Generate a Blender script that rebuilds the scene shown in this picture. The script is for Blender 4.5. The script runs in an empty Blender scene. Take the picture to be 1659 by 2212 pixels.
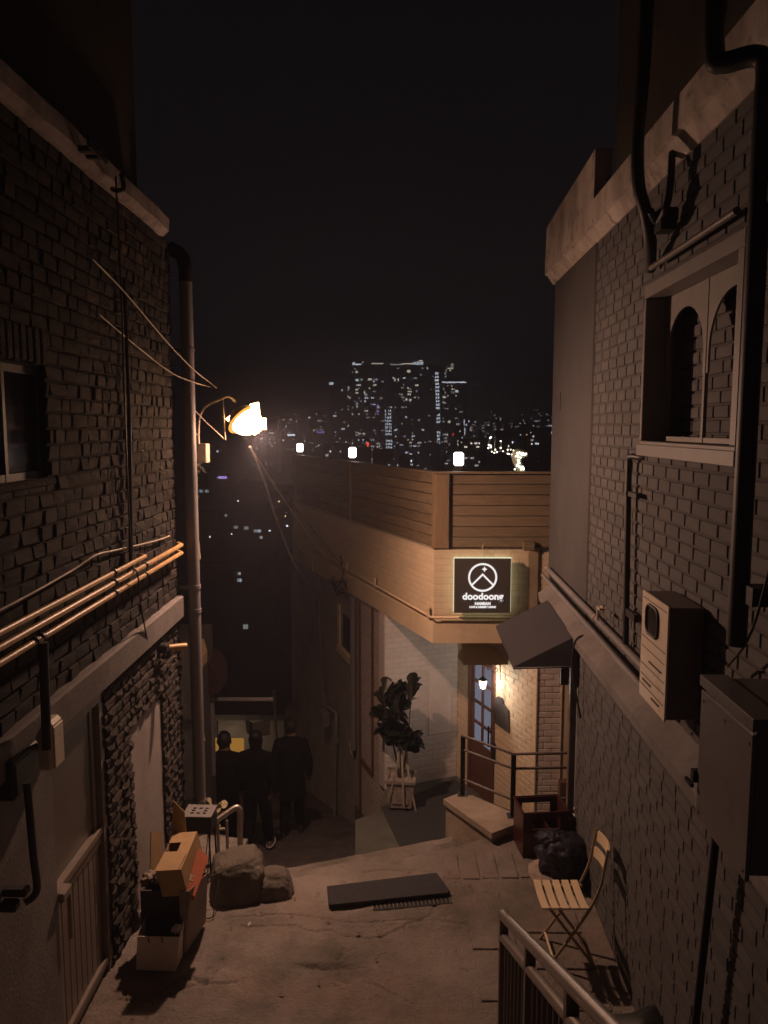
import bpy, bmesh, math, random
from mathutils import Vector, Matrix, noise as mnoise
random.seed(7)
SC = bpy.context.scene
COL = SC.collection
PI = math.pi

# ------------------------------------------------------------------ camera
FPX = 1661.6                       # focal length for a frame 1659 x 2212
PITCH = math.atan(184/FPX)
YAW = math.atan(9.5/FPX)
YAWR = math.atan(51.5/FPX)
CAM = Vector((0, 0, 3.7))
cd = bpy.data.cameras.new('camera'); co = bpy.data.objects.new('camera', cd); COL.objects.link(co)
co.location = CAM
co.rotation_euler = (PI/2-PITCH, 0, YAW)
cd.sensor_fit = 'VERTICAL'; cd.sensor_height = 24; cd.lens = 24*FPX/2212
cd.clip_start = .05; cd.clip_end = 4000
SC.camera = co

# ------------------------------------------------------------------ night sky
W = bpy.data.worlds.new('World'); SC.world = W; W.use_nodes = True
wn = W.node_tree; wn.nodes.clear()
wo = wn.nodes.new('ShaderNodeOutputWorld'); wb = wn.nodes.new('ShaderNodeBackground')
wt = wn.nodes.new('ShaderNodeTexCoord'); ws = wn.nodes.new('ShaderNodeSeparateXYZ'); wr = wn.nodes.new('ShaderNodeValToRGB')
wn.links.new(wt.outputs['Generated'], ws.inputs[0]); wn.links.new(ws.outputs['Z'], wr.inputs[0])
cr = wr.color_ramp
cr.elements[0].position = 0.0; cr.elements[0].color = (.0190, .0145, .0150, 1)
cr.elements[1].position = .62; cr.elements[1].color = (.0036, .0029, .0032, 1)
e = cr.elements.new(.12); e.color = (.0135, .0106, .0108, 1)
e = cr.elements.new(.30); e.color = (.0068, .0054, .0056, 1)
wn.links.new(wr.outputs[0], wb.inputs[0]); wb.inputs[1].default_value = 1.0
wn.links.new(wb.outputs[0], wo.inputs[0])

SC.view_settings.view_transform = 'Standard'; SC.view_settings.look = 'None'
SC.view_settings.exposure = 0; SC.view_settings.gamma = 1
SC.render.engine = 'CYCLES'
SC.cycles.max_bounces = 5; SC.cycles.diffuse_bounces = 3; SC.cycles.volume_bounces = 0
SC.cycles.sample_clamp_indirect = 2.0
SC.cycles.use_denoising = True

# ------------------------------------------------------------------ helpers
def ray(u, v, yaw=YAW):
    x = (u-829.5)/FPX; y = -(v-1106)/FPX
    cy, sy, cp, sp = math.cos(yaw), math.sin(yaw), math.cos(PITCH), math.sin(PITCH)
    return Vector((-sy*cp, cy*cp, -sp)) + x*Vector((cy, sy, 0)) + y*Vector((-sy*sp, cy*sp, cp))
def at(u, v, X=None, Y=None, Z=None, pl=None, yaw=YAW):
    d = ray(u, v, yaw)
    if X is not None: t = X/d.x
    elif Y is not None: t = Y/d.y
    elif Z is not None: t = (Z-CAM.z)/d.z
    else: t = pl[1].dot(pl[0]-CAM)/pl[1].dot(d)
    return CAM + t*d
def atR(u, v, **k): return at(u, v, yaw=YAWR, **k)
AR = YAWR-YAW
MR = Matrix.Rotation(-AR, 4, 'Z')             # frame of the right-hand house
ID = Matrix.Identity(4)
def pix(p):
    d = Vector(p)-CAM
    cy, sy, cp, sp = math.cos(YAW), math.sin(YAW), math.cos(PITCH), math.sin(PITCH)
    z = d.dot(Vector((-sy*cp, cy*cp, -sp))); x = d.dot(Vector((cy, sy, 0))); y = d.dot(Vector((-sy*sp, cy*sp, cp)))
    if z < .05: return (-9999, -9999, z)
    return (829.5+x/z*FPX, 1106-y/z*FPX, z)

def wloc(o):
    v = Vector((0, 0, 0))
    while o is not None: v += o.location; o = o.parent
    return v
def tag(o, label=None, cat=None, group=None, kind=None):
    if label: o['label'] = label
    if cat: o['category'] = cat
    if group: o['group'] = group
    if kind: o['kind'] = kind
    return o
def thing(name, label, cat, loc=(0, 0, 0), group=None):
    o = bpy.data.objects.new(name, None); COL.objects.link(o); o.location = loc; o.empty_display_size = .1
    return tag(o, label, cat, group)

class MB:
    def __init__(s, M=ID): s.v = []; s.f = []; s.mi = []; s.sm = []; s.M = M
    def add(s, vs, fs, mi=0, smooth=False):
        b = len(s.v); s.v += [s.M @ Vector(p) for p in vs]
        for f in fs: s.f.append([b+i for i in f]); s.mi.append(mi); s.sm.append(smooth)
        return s
    def box(s, a, b, c=0, mi=0):
        x0, y0, z0 = a; x1, y1, z1 = b
        if x1 < x0: x0, x1 = x1, x0
        if y1 < y0: y0, y1 = y1, y0
        if z1 < z0: z0, z1 = z1, z0
        if c <= 0:
            return s.hexa([(x0,y0,z0),(x1,y0,z0),(x1,y1,z0),(x0,y1,z0),(x0,y0,z1),(x1,y0,z1),(x1,y1,z1),(x0,y1,z1)], mi)
        c = min(c, (x1-x0)/2.2, (y1-y0)/2.2, (z1-z0)/2.2)
        bm = bmesh.new(); bmesh.ops.create_cube(bm, size=1)
        for v in bm.verts: v.co = Vector((x0+(v.co.x+.5)*(x1-x0), y0+(v.co.y+.5)*(y1-y0), z0+(v.co.z+.5)*(z1-z0)))
        bmesh.ops.bevel(bm, geom=bm.edges[:], offset=c, segments=1, affect='EDGES')
        bm.verts.index_update()
        s.add([v.co.copy() for v in bm.verts], [[v.index for v in f.verts] for f in bm.faces], mi); bm.free(); return s
    def obox(s, org, ux, uy, uz, c=0, mi=0):
        """box from corner org with three edge vectors"""
        o = Vector(org); x = Vector(ux); y = Vector(uy); z = Vector(uz)
        if x.cross(y).dot(z) < 0: o = o+x; x = -x
        if c > 0:
            M0 = s.M; m = Matrix((x.normalized(), y.normalized(), z.normalized())).transposed().to_4x4(); m.translation = o
            s.M = M0 @ m; s.box((0, 0, 0), (x.length, y.length, z.length), c, mi); s.M = M0; return s
        return s.hexa([o, o+x, o+x+y, o+y, o+z, o+x+z, o+x+y+z, o+y+z], mi)
    def hexa(s, p, mi=0):
        return s.add(p, [(0,3,2,1),(4,5,6,7),(0,1,5,4),(1,2,6,5),(2,3,7,6),(3,0,4,7)], mi)
    def quad(s, p, mi=0): return s.add(p, [tuple(range(len(p)))], mi)
    def prism(s, poly, ext, mi=0):
        n = len(poly); P = [Vector(p) for p in poly]; e = Vector(ext)
        nn = sum(((P[i]).cross(P[(i+1) % n]) for i in range(n)), Vector())
        if nn.dot(e) > 0: P = P[::-1]
        return s.add(P+[p+e for p in P], [tuple(range(n)), tuple(range(2*n-1, n-1, -1))]+[(i, i+n, (i+1) % n+n, (i+1) % n) for i in range(n)], mi)
    def tube(s, pts, r, n=10, mi=0, cap=True, smooth=True):
        P = [Vector(p) for p in pts]; R = r if isinstance(r, (list, tuple)) else [r]*len(P)
        vs = []; fs = []; up = None
        for i, p in enumerate(P):
            if i == 0: t = P[1]-P[0]
            elif i == len(P)-1: t = P[-1]-P[-2]
            else: t = (P[i+1]-p).normalized()+(p-P[i-1]).normalized()
            t = t.normalized() if t.length > 1e-9 else Vector((0, 0, 1))
            if up is None: up = Vector((0, 0, 1)) if abs(t.z) < .9 else Vector((1, 0, 0))
            a = t.cross(up)
            if a.length < 1e-4: a = t.cross(Vector((.3, .9, .1)))
            a.normalize(); b = a.cross(t).normalized(); up = b
            for k in range(n):
                an = 2*PI*k/n; vs.append(p+R[i]*(math.cos(an)*a+math.sin(an)*b))
        for i in range(len(P)-1):
            for k in range(n): fs.append((i*n+k, i*n+(k+1) % n, (i+1)*n+(k+1) % n, (i+1)*n+k))
        s.add(vs, fs, mi, smooth)
        if cap:
            m = (len(P)-1)*n
            s.add(vs[:n], [tuple(range(n))[::-1]], mi); s.add(vs[m:], [tuple(range(n))], mi)
        return s
    def disc(s, c, nrm, r, h, n=20, mi=0):
        c = Vector(c); nrm = Vector(nrm).normalized(); return s.tube([c, c+nrm*h], r, n, mi)
    def ball(s, c, r, n=10, mi=0, sc=(1, 1, 1), jit=0):
        bm = bmesh.new(); bmesh.ops.create_uvsphere(bm, u_segments=n+2, v_segments=n, radius=1)
        bm.verts.index_update(); c = Vector(c)
        vs = []
        for v in bm.verts:
            q = v.co*(1+jit*(mnoise.noise(v.co*2.3+c*7))) if jit else v.co
            vs.append(c+Vector((q.x*r*sc[0], q.y*r*sc[1], q.z*r*sc[2])))
        s.add(vs, [[v.index for v in f.verts] for f in bm.faces], mi, True); bm.free(); return s
    def build(s, name, mats, parent=None, label=None, kind=None, merge=False):
        if not isinstance(mats, (list, tuple)): mats = [mats]
        off = wloc(parent) if parent else Vector((0, 0, 0))
        me = bpy.data.meshes.new(name); me.from_pydata([tuple(p-off) for p in s.v], [], s.f)
        for m in mats: me.materials.append(m)
        me.polygons.foreach_set('material_index', s.mi); me.polygons.foreach_set('use_smooth', s.sm)
        if merge:
            bm = bmesh.new(); bm.from_mesh(me); bmesh.ops.remove_doubles(bm, verts=bm.verts[:], dist=1e-5); bm.to_mesh(me); bm.free()
        me.update()
        o = bpy.data.objects.new(name, me); COL.objects.link(o)
        if parent: o.parent = parent
        return tag(o, label, kind=kind)
def arc(c, r, a0, a1, n, ux, uy):
    c = Vector(c); ux = Vector(ux); uy = Vector(uy)
    return [c+r*(math.cos(a0+(a1-a0)*i/n)*ux+math.sin(a0+(a1-a0)*i/n)*uy) for i in range(n+1)]
def curve_pts(P, n=8):
    P = [Vector(p) for p in P]; out = []
    for i in range(len(P)-1):
        p0 = P[max(i-1, 0)]; p1 = P[i]; p2 = P[i+1]; p3 = P[min(i+2, len(P)-1)]
        for k in range(n):
            t = k/n; out.append(.5*((2*p1)+(p2-p0)*t+(2*p0-5*p1+4*p2-p3)*t*t+(3*p1-p0-3*p2+p3)*t**3))
    return out+[P[-1]]
def sag(a, b, s, n=14):
    a = Vector(a); b = Vector(b); return [a.lerp(b, i/n)-Vector((0, 0, s*4*(i/n)*(1-i/n))) for i in range(n+1)]
def copy_tree(o, parent=None):
    c = o.copy(); COL.objects.link(c)
    if parent: c.parent = parent
    for ch in list(o.children): copy_tree(ch, c)
    return c

# ------------------------------------------------------------------ materials
def mat(name, col, rough=.8, var=.0, vscale=6, col2=None, bump=0, bscale=40, metal=0, isl=0, stretch=None, emit=None, estr=0, stain=0, detail=6, spec=None, coat=0):
    m = bpy.data.materials.new(name); m.use_nodes = True; nt = m.node_tree; N = nt.nodes; L = nt.links
    b = N['Principled BSDF']; b.inputs['Roughness'].default_value = rough; b.inputs['Metallic'].default_value = metal
    b.inputs['Base Color'].default_value = (*col, 1)
    if spec is not None: b.inputs['Specular IOR Level'].default_value = spec
    if coat: b.inputs['Coat Weight'].default_value = coat
    if emit: b.inputs['Emission Color'].default_value = (*emit, 1); b.inputs['Emission Strength'].default_value = estr
    tc = N.new('ShaderNodeTexCoord'); src = tc.outputs['Object']
    if stretch:
        mp = N.new('ShaderNodeMapping'); mp.inputs['Scale'].default_value = stretch; L.new(src, mp.inputs[0]); src = mp.outputs[0]
    cur = None
    if var > 0 or col2:
        nz = N.new('ShaderNodeTexNoise'); nz.inputs['Scale'].default_value = vscale; nz.inputs['Detail'].default_value = detail; nz.inputs['Roughness'].default_value = .62
        L.new(src, nz.inputs['Vector'])
        rp = N.new('ShaderNodeValToRGB'); rp.color_ramp.elements[0].position = .32; rp.color_ramp.elements[1].position = .68
        c2 = col2 if col2 else tuple(c*(1-var) for c in col)
        c1 = col if col2 else tuple(min(1, c*(1+var*.6)) for c in col)
        rp.color_ramp.elements[0].color = (*c2, 1); rp.color_ramp.elements[1].color = (*c1, 1)
        L.new(nz.outputs[0], rp.inputs[0]); cur = rp.outputs[0]
    if stain > 0:
        n2 = N.new('ShaderNodeTexNoise'); n2.inputs['Scale'].default_value = .9; n2.inputs['Detail'].default_value = 8; n2.inputs['Roughness'].default_value = .7
        mp2 = N.new('ShaderNodeMapping'); mp2.inputs['Scale'].default_value = (1.3, 1.3, .8); L.new(tc.outputs['Object'], mp2.inputs[0]); L.new(mp2.outputs[0], n2.inputs['Vector'])
        r2 = N.new('ShaderNodeValToRGB'); r2.color_ramp.elements[0].position = .35; r2.color_ramp.elements[1].position = .62
        k = 1-stain; r2.color_ramp.elements[0].color = (k, k*.97, k*.93, 1); r2.color_ramp.elements[1].color = (1, 1, 1, 1)
        L.new(n2.outputs[0], r2.inputs[0])
        mx = N.new('ShaderNodeMix'); mx.data_type = 'RGBA'; mx.blend_type = 'MULTIPLY'; mx.inputs[0].default_value = 1
        if cur: L.new(cur, mx.inputs[6])
        else: mx.inputs[6].default_value = (*col, 1)
        L.new(r2.outputs[0], mx.inputs[7]); cur = mx.outputs[2]
    if isl > 0:
        gi = N.new('ShaderNodeNewGeometry'); oi = N.new('ShaderNodeObjectInfo'); ad = N.new('ShaderNodeMath'); ad.operation = 'ADD'
        L.new(gi.outputs['Random Per Island'], ad.inputs[0]); L.new(oi.outputs['Random'], ad.inputs[1])
        fr = N.new('ShaderNodeMath'); fr.operation = 'FRACT'; L.new(ad.outputs[0], fr.inputs[0])
        mr = N.new('ShaderNodeMapRange'); mr.inputs['To Min'].default_value = 1-isl; mr.inputs['To Max'].default_value = 1+isl*.6
        L.new(fr.outputs[0], mr.inputs[0])
        mx = N.new('ShaderNodeMix'); mx.data_type = 'RGBA'; mx.blend_type = 'MULTIPLY'; mx.inputs[0].default_value = 1
        if cur: L.new(cur, mx.inputs[6])
        else: mx.inputs[6].default_value = (*col, 1)
        cb = N.new('ShaderNodeCombineColor')
        for i in range(3): L.new(mr.outputs[0], cb.inputs[i])
        L.new(cb.outputs[0], mx.inputs[7]); cur = mx.outputs[2]
    if cur: L.new(cur, b.inputs['Base Color'])
    if bump > 0:
        nb = N.new('ShaderNodeTexNoise'); nb.inputs['Scale'].default_value = bscale; nb.inputs['Detail'].default_value = 7; nb.inputs['Roughness'].default_value = .65
        L.new(src, nb.inputs['Vector']); bp = N.new('ShaderNodeBump'); bp.inputs['Strength'].default_value = min(1, bump); bp.inputs['Distance'].default_value = .02*max(1, bump)
        L.new(nb.outputs[0], bp.inputs['Height']); L.new(bp.outputs[0], b.inputs['Normal'])
    return m
def glow(name, col, s, sampled=False):
    m = bpy.data.materials.new(name); m.use_nodes = True; nt = m.node_tree; nt.nodes.clear()
    o = nt.nodes.new('ShaderNodeOutputMaterial'); e = nt.nodes.new('ShaderNodeEmission')
    e.inputs[0].default_value = (*col, 1); e.inputs[1].default_value = s; nt.links.new(e.outputs[0], o.inputs[0])
    if not sampled: m.cycles.emission_sampling = 'NONE'
    return m
M = {}
M['concrete'] = mat('concrete', (.36, .31, .275), .85, col2=(.24, .21, .19), vscale=1.6, bump=.9, bscale=42, stain=.45, detail=9)
def add_patches(m, col, scale, lo, hi, fac, seed=0):
    nt = m.node_tree; N = nt.nodes; L = nt.links; b = N['Principled BSDF']; src = b.inputs['Base Color'].links[0].from_socket
    tc = N.new('ShaderNodeTexCoord'); mp = N.new('ShaderNodeMapping'); mp.inputs['Location'].default_value = (seed, seed*2, 0); nz = N.new('ShaderNodeTexNoise'); nz.inputs['Scale'].default_value = scale; nz.inputs['Detail'].default_value = 9; nz.inputs['Roughness'].default_value = .68
    L.new(tc.outputs['Object'], mp.inputs[0]); L.new(mp.outputs[0], nz.inputs['Vector']); mr = N.new('ShaderNodeMapRange'); mr.inputs['From Min'].default_value = lo; mr.inputs['From Max'].default_value = hi; mr.inputs['To Max'].default_value = fac; L.new(nz.outputs[0], mr.inputs[0])
    mx = N.new('ShaderNodeMix'); mx.data_type = 'RGBA'; L.new(mr.outputs[0], mx.inputs[0]); L.new(src, mx.inputs[6]); mx.inputs[7].default_value = (*col, 1); L.new(mx.outputs[2], b.inputs['Base Color'])
add_patches(M['concrete'], (.10, .095, .075), .8, .50, .62, .7, 3); add_patches(M['concrete'], (.30, .22, .18), 1.4, .52, .66, .55, 9); add_patches(M['concrete'], (.06, .055, .05), 7, .60, .72, .7, 5)
M['concrete_pale'] = mat('pale_concrete', (.46, .38, .30), .85, .25, 3, bump=.4, bscale=30, stain=.35)
M['sage'] = mat('sage_concrete', (.135, .13, .11), .85, .2, 3, bump=.3, bscale=40, stain=.3)
M['road'] = mat('road_surface', (.12, .10, .098), .9, .3, 5, bump=.5, bscale=60)
M['mat'] = mat('rubber_mat', (.055, .054, .06), .9, .2, 30, bump=.7, bscale=220)
M['plaster'] = mat('plaster', (.41, .375, .365), .85, .12, 2.2, bump=.25, bscale=60, stain=.22)
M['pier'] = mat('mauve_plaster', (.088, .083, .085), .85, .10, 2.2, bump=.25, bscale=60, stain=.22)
M['plaster_dim'] = mat('plaster_beige', (.24, .22, .215), .85, .15, 2.2, bump=.3, bscale=50, stain=.35)
M['cornice'] = mat('weathered_white_paint', (.66, .58, .53), .85, .3, 5, bump=.4, bscale=24, stain=.45, stretch=(1, 1, .35))
M['cornice_old'] = mat('old_pale_paint', (.42, .36, .35), .85, .35, 4, bump=.5, bscale=20, stain=.5)
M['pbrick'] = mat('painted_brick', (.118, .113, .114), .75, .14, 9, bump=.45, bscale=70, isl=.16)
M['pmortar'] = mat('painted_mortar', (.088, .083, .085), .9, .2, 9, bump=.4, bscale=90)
M['cbrick'] = mat('cream_painted_brick', (.70, .555, .385), .7, .06, 8, bump=.3, bscale=90, isl=.07)
M['cmortar'] = mat('cream_painted_mortar', (.64, .505, .35), .85, .08, 8, bump=.3, bscale=90)
M['abrick'] = mat('pale_painted_brick', (.66, .575, .53), .7, .06, 8, bump=.3, bscale=90, isl=.07)
M['amortar'] = mat('pale_painted_mortar', (.60, .52, .48), .85, .08, 8)
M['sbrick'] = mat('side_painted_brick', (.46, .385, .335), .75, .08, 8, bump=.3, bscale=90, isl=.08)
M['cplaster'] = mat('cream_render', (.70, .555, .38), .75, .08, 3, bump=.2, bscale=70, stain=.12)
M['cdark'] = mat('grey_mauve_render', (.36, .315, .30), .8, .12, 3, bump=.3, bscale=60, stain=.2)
M['obrick'] = mat('old_dark_brick', (.042, .031, .026), .85, col2=(.014, .012, .011), vscale=14, bump=.9, bscale=45, isl=.75)
M['omortar'] = mat('old_mortar', (.032, .026, .022), .95, .4, 12, bump=.9, bscale=50)
M['stone'] = mat('rubble_stone', (.12, .098, .085), .85, col2=(.045, .038, .034), vscale=12, bump=.9, bscale=35, isl=.45)
M['boulder'] = mat('boulder_mortar', (.19, .165, .14), .9, col2=(.12, .108, .09), vscale=4, bump=.8, bscale=18, stain=.3)
M['pvc'] = mat('grey_pvc', (.22, .208, .212), .5, .08, 5, bump=.05)
M['pvcw'] = mat('cream_pvc', (.52, .43, .34), .5, .1, 5)
M['copper'] = mat('painted_gas_pipe', (.55, .34, .14), .42, .2, 9)
M['dark'] = mat('dark_paint', (.03, .026, .025), .5, .2, 10)
M['black'] = mat('black_plastic', (.012, .011, .012), .55)
M['steel'] = mat('brushed_steel', (.42, .38, .35), .38, .15, 20, metal=.85)
M['greysteel'] = mat('grey_painted_steel', (.13, .105, .095), .45, .1, 12)
M['cab'] = mat('grey_cabinet_paint', (.16, .145, .145), .36, .08, 5)
M['cream'] = mat('cream_sheet_metal', (.72, .62, .50), .45, .05, 5)
M['frame'] = mat('window_frame_paint', (.20, .182, .172), .55, .12, 7)
M['alu'] = mat('door_aluminium', (.25, .21, .18), .45, .12, 6)
M['wood'] = mat('stained_pine', (.28, .205, .125), .6, col2=(.15, .11, .072), vscale=3.2, bump=.25, bscale=30, isl=.14, stretch=(1.2, 1.2, 16), detail=8)
M['woodp'] = mat('stained_pine_post', (.29, .19, .10), .6, col2=(.17, .118, .07), vscale=3.2, bump=.25, bscale=30, stretch=(14, 14, 1.2), detail=8)
M['brownwood'] = mat('dark_brown_wood', (.13, .058, .036), .5, .25, 6, bump=.2, bscale=40, stretch=(6, 6, 1))
M['leaf'] = mat('fiddle_leaf', (.014, .019, .011), .38, .4, 8, isl=.35)
M['bark'] = mat('bark', (.08, .055, .035), .9, .3, 20, bump=.6, bscale=60)
M['potm'] = mat('glazed_pot', (.34, .29, .26), .35, .35, 14, bump=.25, bscale=60)
M['ribbon'] = mat('ribbon_satin', (.46, .38, .30), .5)
M['awning'] = mat('awning_cloth', (.045, .042, .050), .85, .06, 9, bump=.25, bscale=220)
M['card'] = mat('cardboard', (.48, .32, .16), .8, .08, 9)
M['cardw'] = mat('grey_paper', (.62, .55, .50), .7, .12, 7)
M['cardd'] = mat('brown_paper', (.30, .24, .205), .75, .25, 6)
M['orange'] = mat('orange_packet', (.55, .16, .07), .5, .15, 14)
M['white'] = mat('white_paint', (.7, .64, .58), .6)
M['chair'] = mat('cream_chair_paint', (.84, .68, .46), .45, .06, 9)
M['chairleg'] = mat('chair_leg_paint', (.36, .27, .18), .5, .1, 9)
M['crate'] = mat('maroon_crate_plastic', (.060, .016, .015), .38, .25, 10)
M['bagm'] = mat('black_bin_liner', (.013, .013, .030), .16, .2, 8, bump=1, bscale=18, coat=.3)
M['sack'] = mat('pale_sack', (.36, .29, .23), .85, .15, 8, bump=.5, bscale=30)
M['redcloth'] = mat('red_awning_cloth', (.035, .012, .014), .9)
M['darkroof'] = mat('dark_roof', (.06, .055, .052), .8, .25, 3, bump=.4, bscale=12)
M['slope'] = mat('grey_roof_sheet', (.10, .098, .09), .7, .15, 2)
M['citywall'] = mat('distant_wall', (.10, .09, .09), .9)
M['hill'] = mat('dark_hillside', (.025, .022, .018), 1, .4, .05)
M['skin'] = mat('skin', (.20, .125, .09), .6)
M['hair'] = mat('black_hair', (.008, .007, .006), .6)
M['cloth1'] = mat('black_coat', (.008, .0075, .008), .95, .2, 20, spec=.08)
M['cloth2'] = mat('charcoal_trousers', (.009, .009, .012), .95, .2, 20, spec=.08)
M['shoe'] = mat('shoe_canvas', (.16, .12, .10), .8)
M['glassdark'] = mat('dark_glass', (.03, .028, .028), .12)
M['frost'] = mat('frosted_glass', (.14, .118, .105), .35, .15, 2.5, bump=.15, bscale=90)
M['pane_dim'] = glow('dim_window_light', (.12, .115, .095), .25)
M['pane_blue'] = glow('cool_window_light', (.27, .28, .37), .50)
M['signface'] = mat('sign_face', (.075, .066, .062), .5)
M['signlit'] = glow('sign_letters', (1, .93, .90), .95)
M['signhalo'] = glow('sign_halo', (.95, .93, .62), .85, True)
M['lampw'] = glow('white_lantern', (1, .90, .86), 5, True)
M['lampglow'] = glow('sodium_glow_ring', (1, .36, .07), 1.5)  # emission standing in for the soft orange glow around the lens
M['nwin1'] = glow('near_window_cool', (.50, .60, .72), .55)
M['nwin3'] = glow('near_window_dim', (.55, .60, .60), .28)
M['lampo'] = glow('sodium_lens', (1, .52, .20), 30)
M['lampwarm'] = glow('porch_lantern', (1, .72, .45), 7, True)
M['yellow'] = glow('yellow_sign_light', (1, .47, .09), .28, True)
M['yellow2'] = glow('warm_shop_light', (1, .62, .30), .9, True)
M['win1'] = glow('city_light_cool', (.66, .74, .86), 4.0)
M['win2'] = glow('city_light_warm', (.95, .84, .68), 2.6)
M['win3'] = glow('city_light_dim', (.55, .55, .55), 1.8)
M['red'] = glow('red_sign_light', (1, .06, .04), 3.5)
M['purple'] = glow('violet_sign_light', (.5, .32, .95), 2.2)
M['led'] = glow('fairy_lights', (1, .93, .72), 4.0)
M['deer'] = mat('deer_wire', (.45, .48, .35), .6)

for k_, c_, sc_, lo_, hi_, f_ in (('concrete', (.34, .29, .26), 55, .62, .70, .5), ('concrete', (.05, .045, .04), 90, .64, .72, .6), ('cab', (.09, .065, .05), 5, .56, .72, .55), ('cab', (.22, .21, .2), 11, .62, .70, .4), ('cream', (.30, .20, .12), 7, .58, .72, .6),
        ('obrick', (.16, .085, .05), 3, .56, .68, .6), ('obrick', (.20, .17, .15), 8, .63, .70, .6), ('obrick', (.015, .013, .012), 1.3, .50, .62, .7), ('stone', (.22, .16, .11), 6, .58, .70, .6), ('plaster_dim', (.12, .105, .10), 3, .52, .68, .6), ('plaster', (.25, .22, .21), 4, .55, .70, .5),
        ('cornice', (.12, .10, .09), 7, .56, .66, .75), ('cornice_old', (.14, .12, .115), 5, .52, .64, .7), ('pbrick', (.08, .073, .07), 2.2, .50, .66, .6), ('pbrick', (.20, .185, .18), 14, .62, .70, .5), ('pier', (.075, .066, .066), 1.6, .50, .68, .55), ('cplaster', (.40, .31, .22), 2.5, .55, .70, .5),
        ('card', (.34, .21, .10), 9, .55, .68, .5), ('cdark', (.19, .165, .155), 2, .5, .66, .6), ('pvc', (.12, .10, .09), 7, .58, .70, .5), ('road', (.055, .045, .043), 2, .5, .62, .6), ('abrick', (.52, .45, .40), 3, .55, .68, .5), ('alu', (.15, .13, .11), 6, .55, .68, .5)):
    add_patches(M[k_], c_, sc_, lo_, hi_, f_, sc_*1.7)
# ------------------------------------------------------------------ bricks
def brick_variants(seed, rough, ch=.12):
    """unit bricks: x,z in -.5..+.5, y from -1 (inside) to 0 (face)"""
    rnd = random.Random(seed); out = []
    for k in range(5):
        j = lambda a: (rnd.random()-.5)*a
        B = [(-.5, -1, -.5), (.5, -1, -.5), (.5, -1, .5), (-.5, -1, .5)]
        Mi = [(x*1+j(rough*.08), -.28+j(rough*.2), z*1+j(rough*.14)) for x, _, z in B]
        Fr = [(x*(1-ch*.45)+j(rough*.12), j(rough*.5), z*(1-ch*1.1)+j(rough*.22)) for x, _, z in B]
        vs = B+Mi+Fr; n = len(vs); vs.append((j(.3), .12*rough+j(rough*.5), j(.3)))
        fs = [(i, (i+1) % 4, 4+(i+1) % 4, 4+i) for i in range(4)]+[(4+i, 4+(i+1) % 4, 8+(i+1) % 4, 8+i) for i in range(4)]
        if rough > 0: fs += [(8+i, 8+(i+1) % 4, n) for i in range(4)]
        else: vs.pop(); fs.append((8, 9, 10, 11))
        fs = [f[::-1] for f in fs]
        out.append((vs, fs))
    return out
VAR = {}
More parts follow.
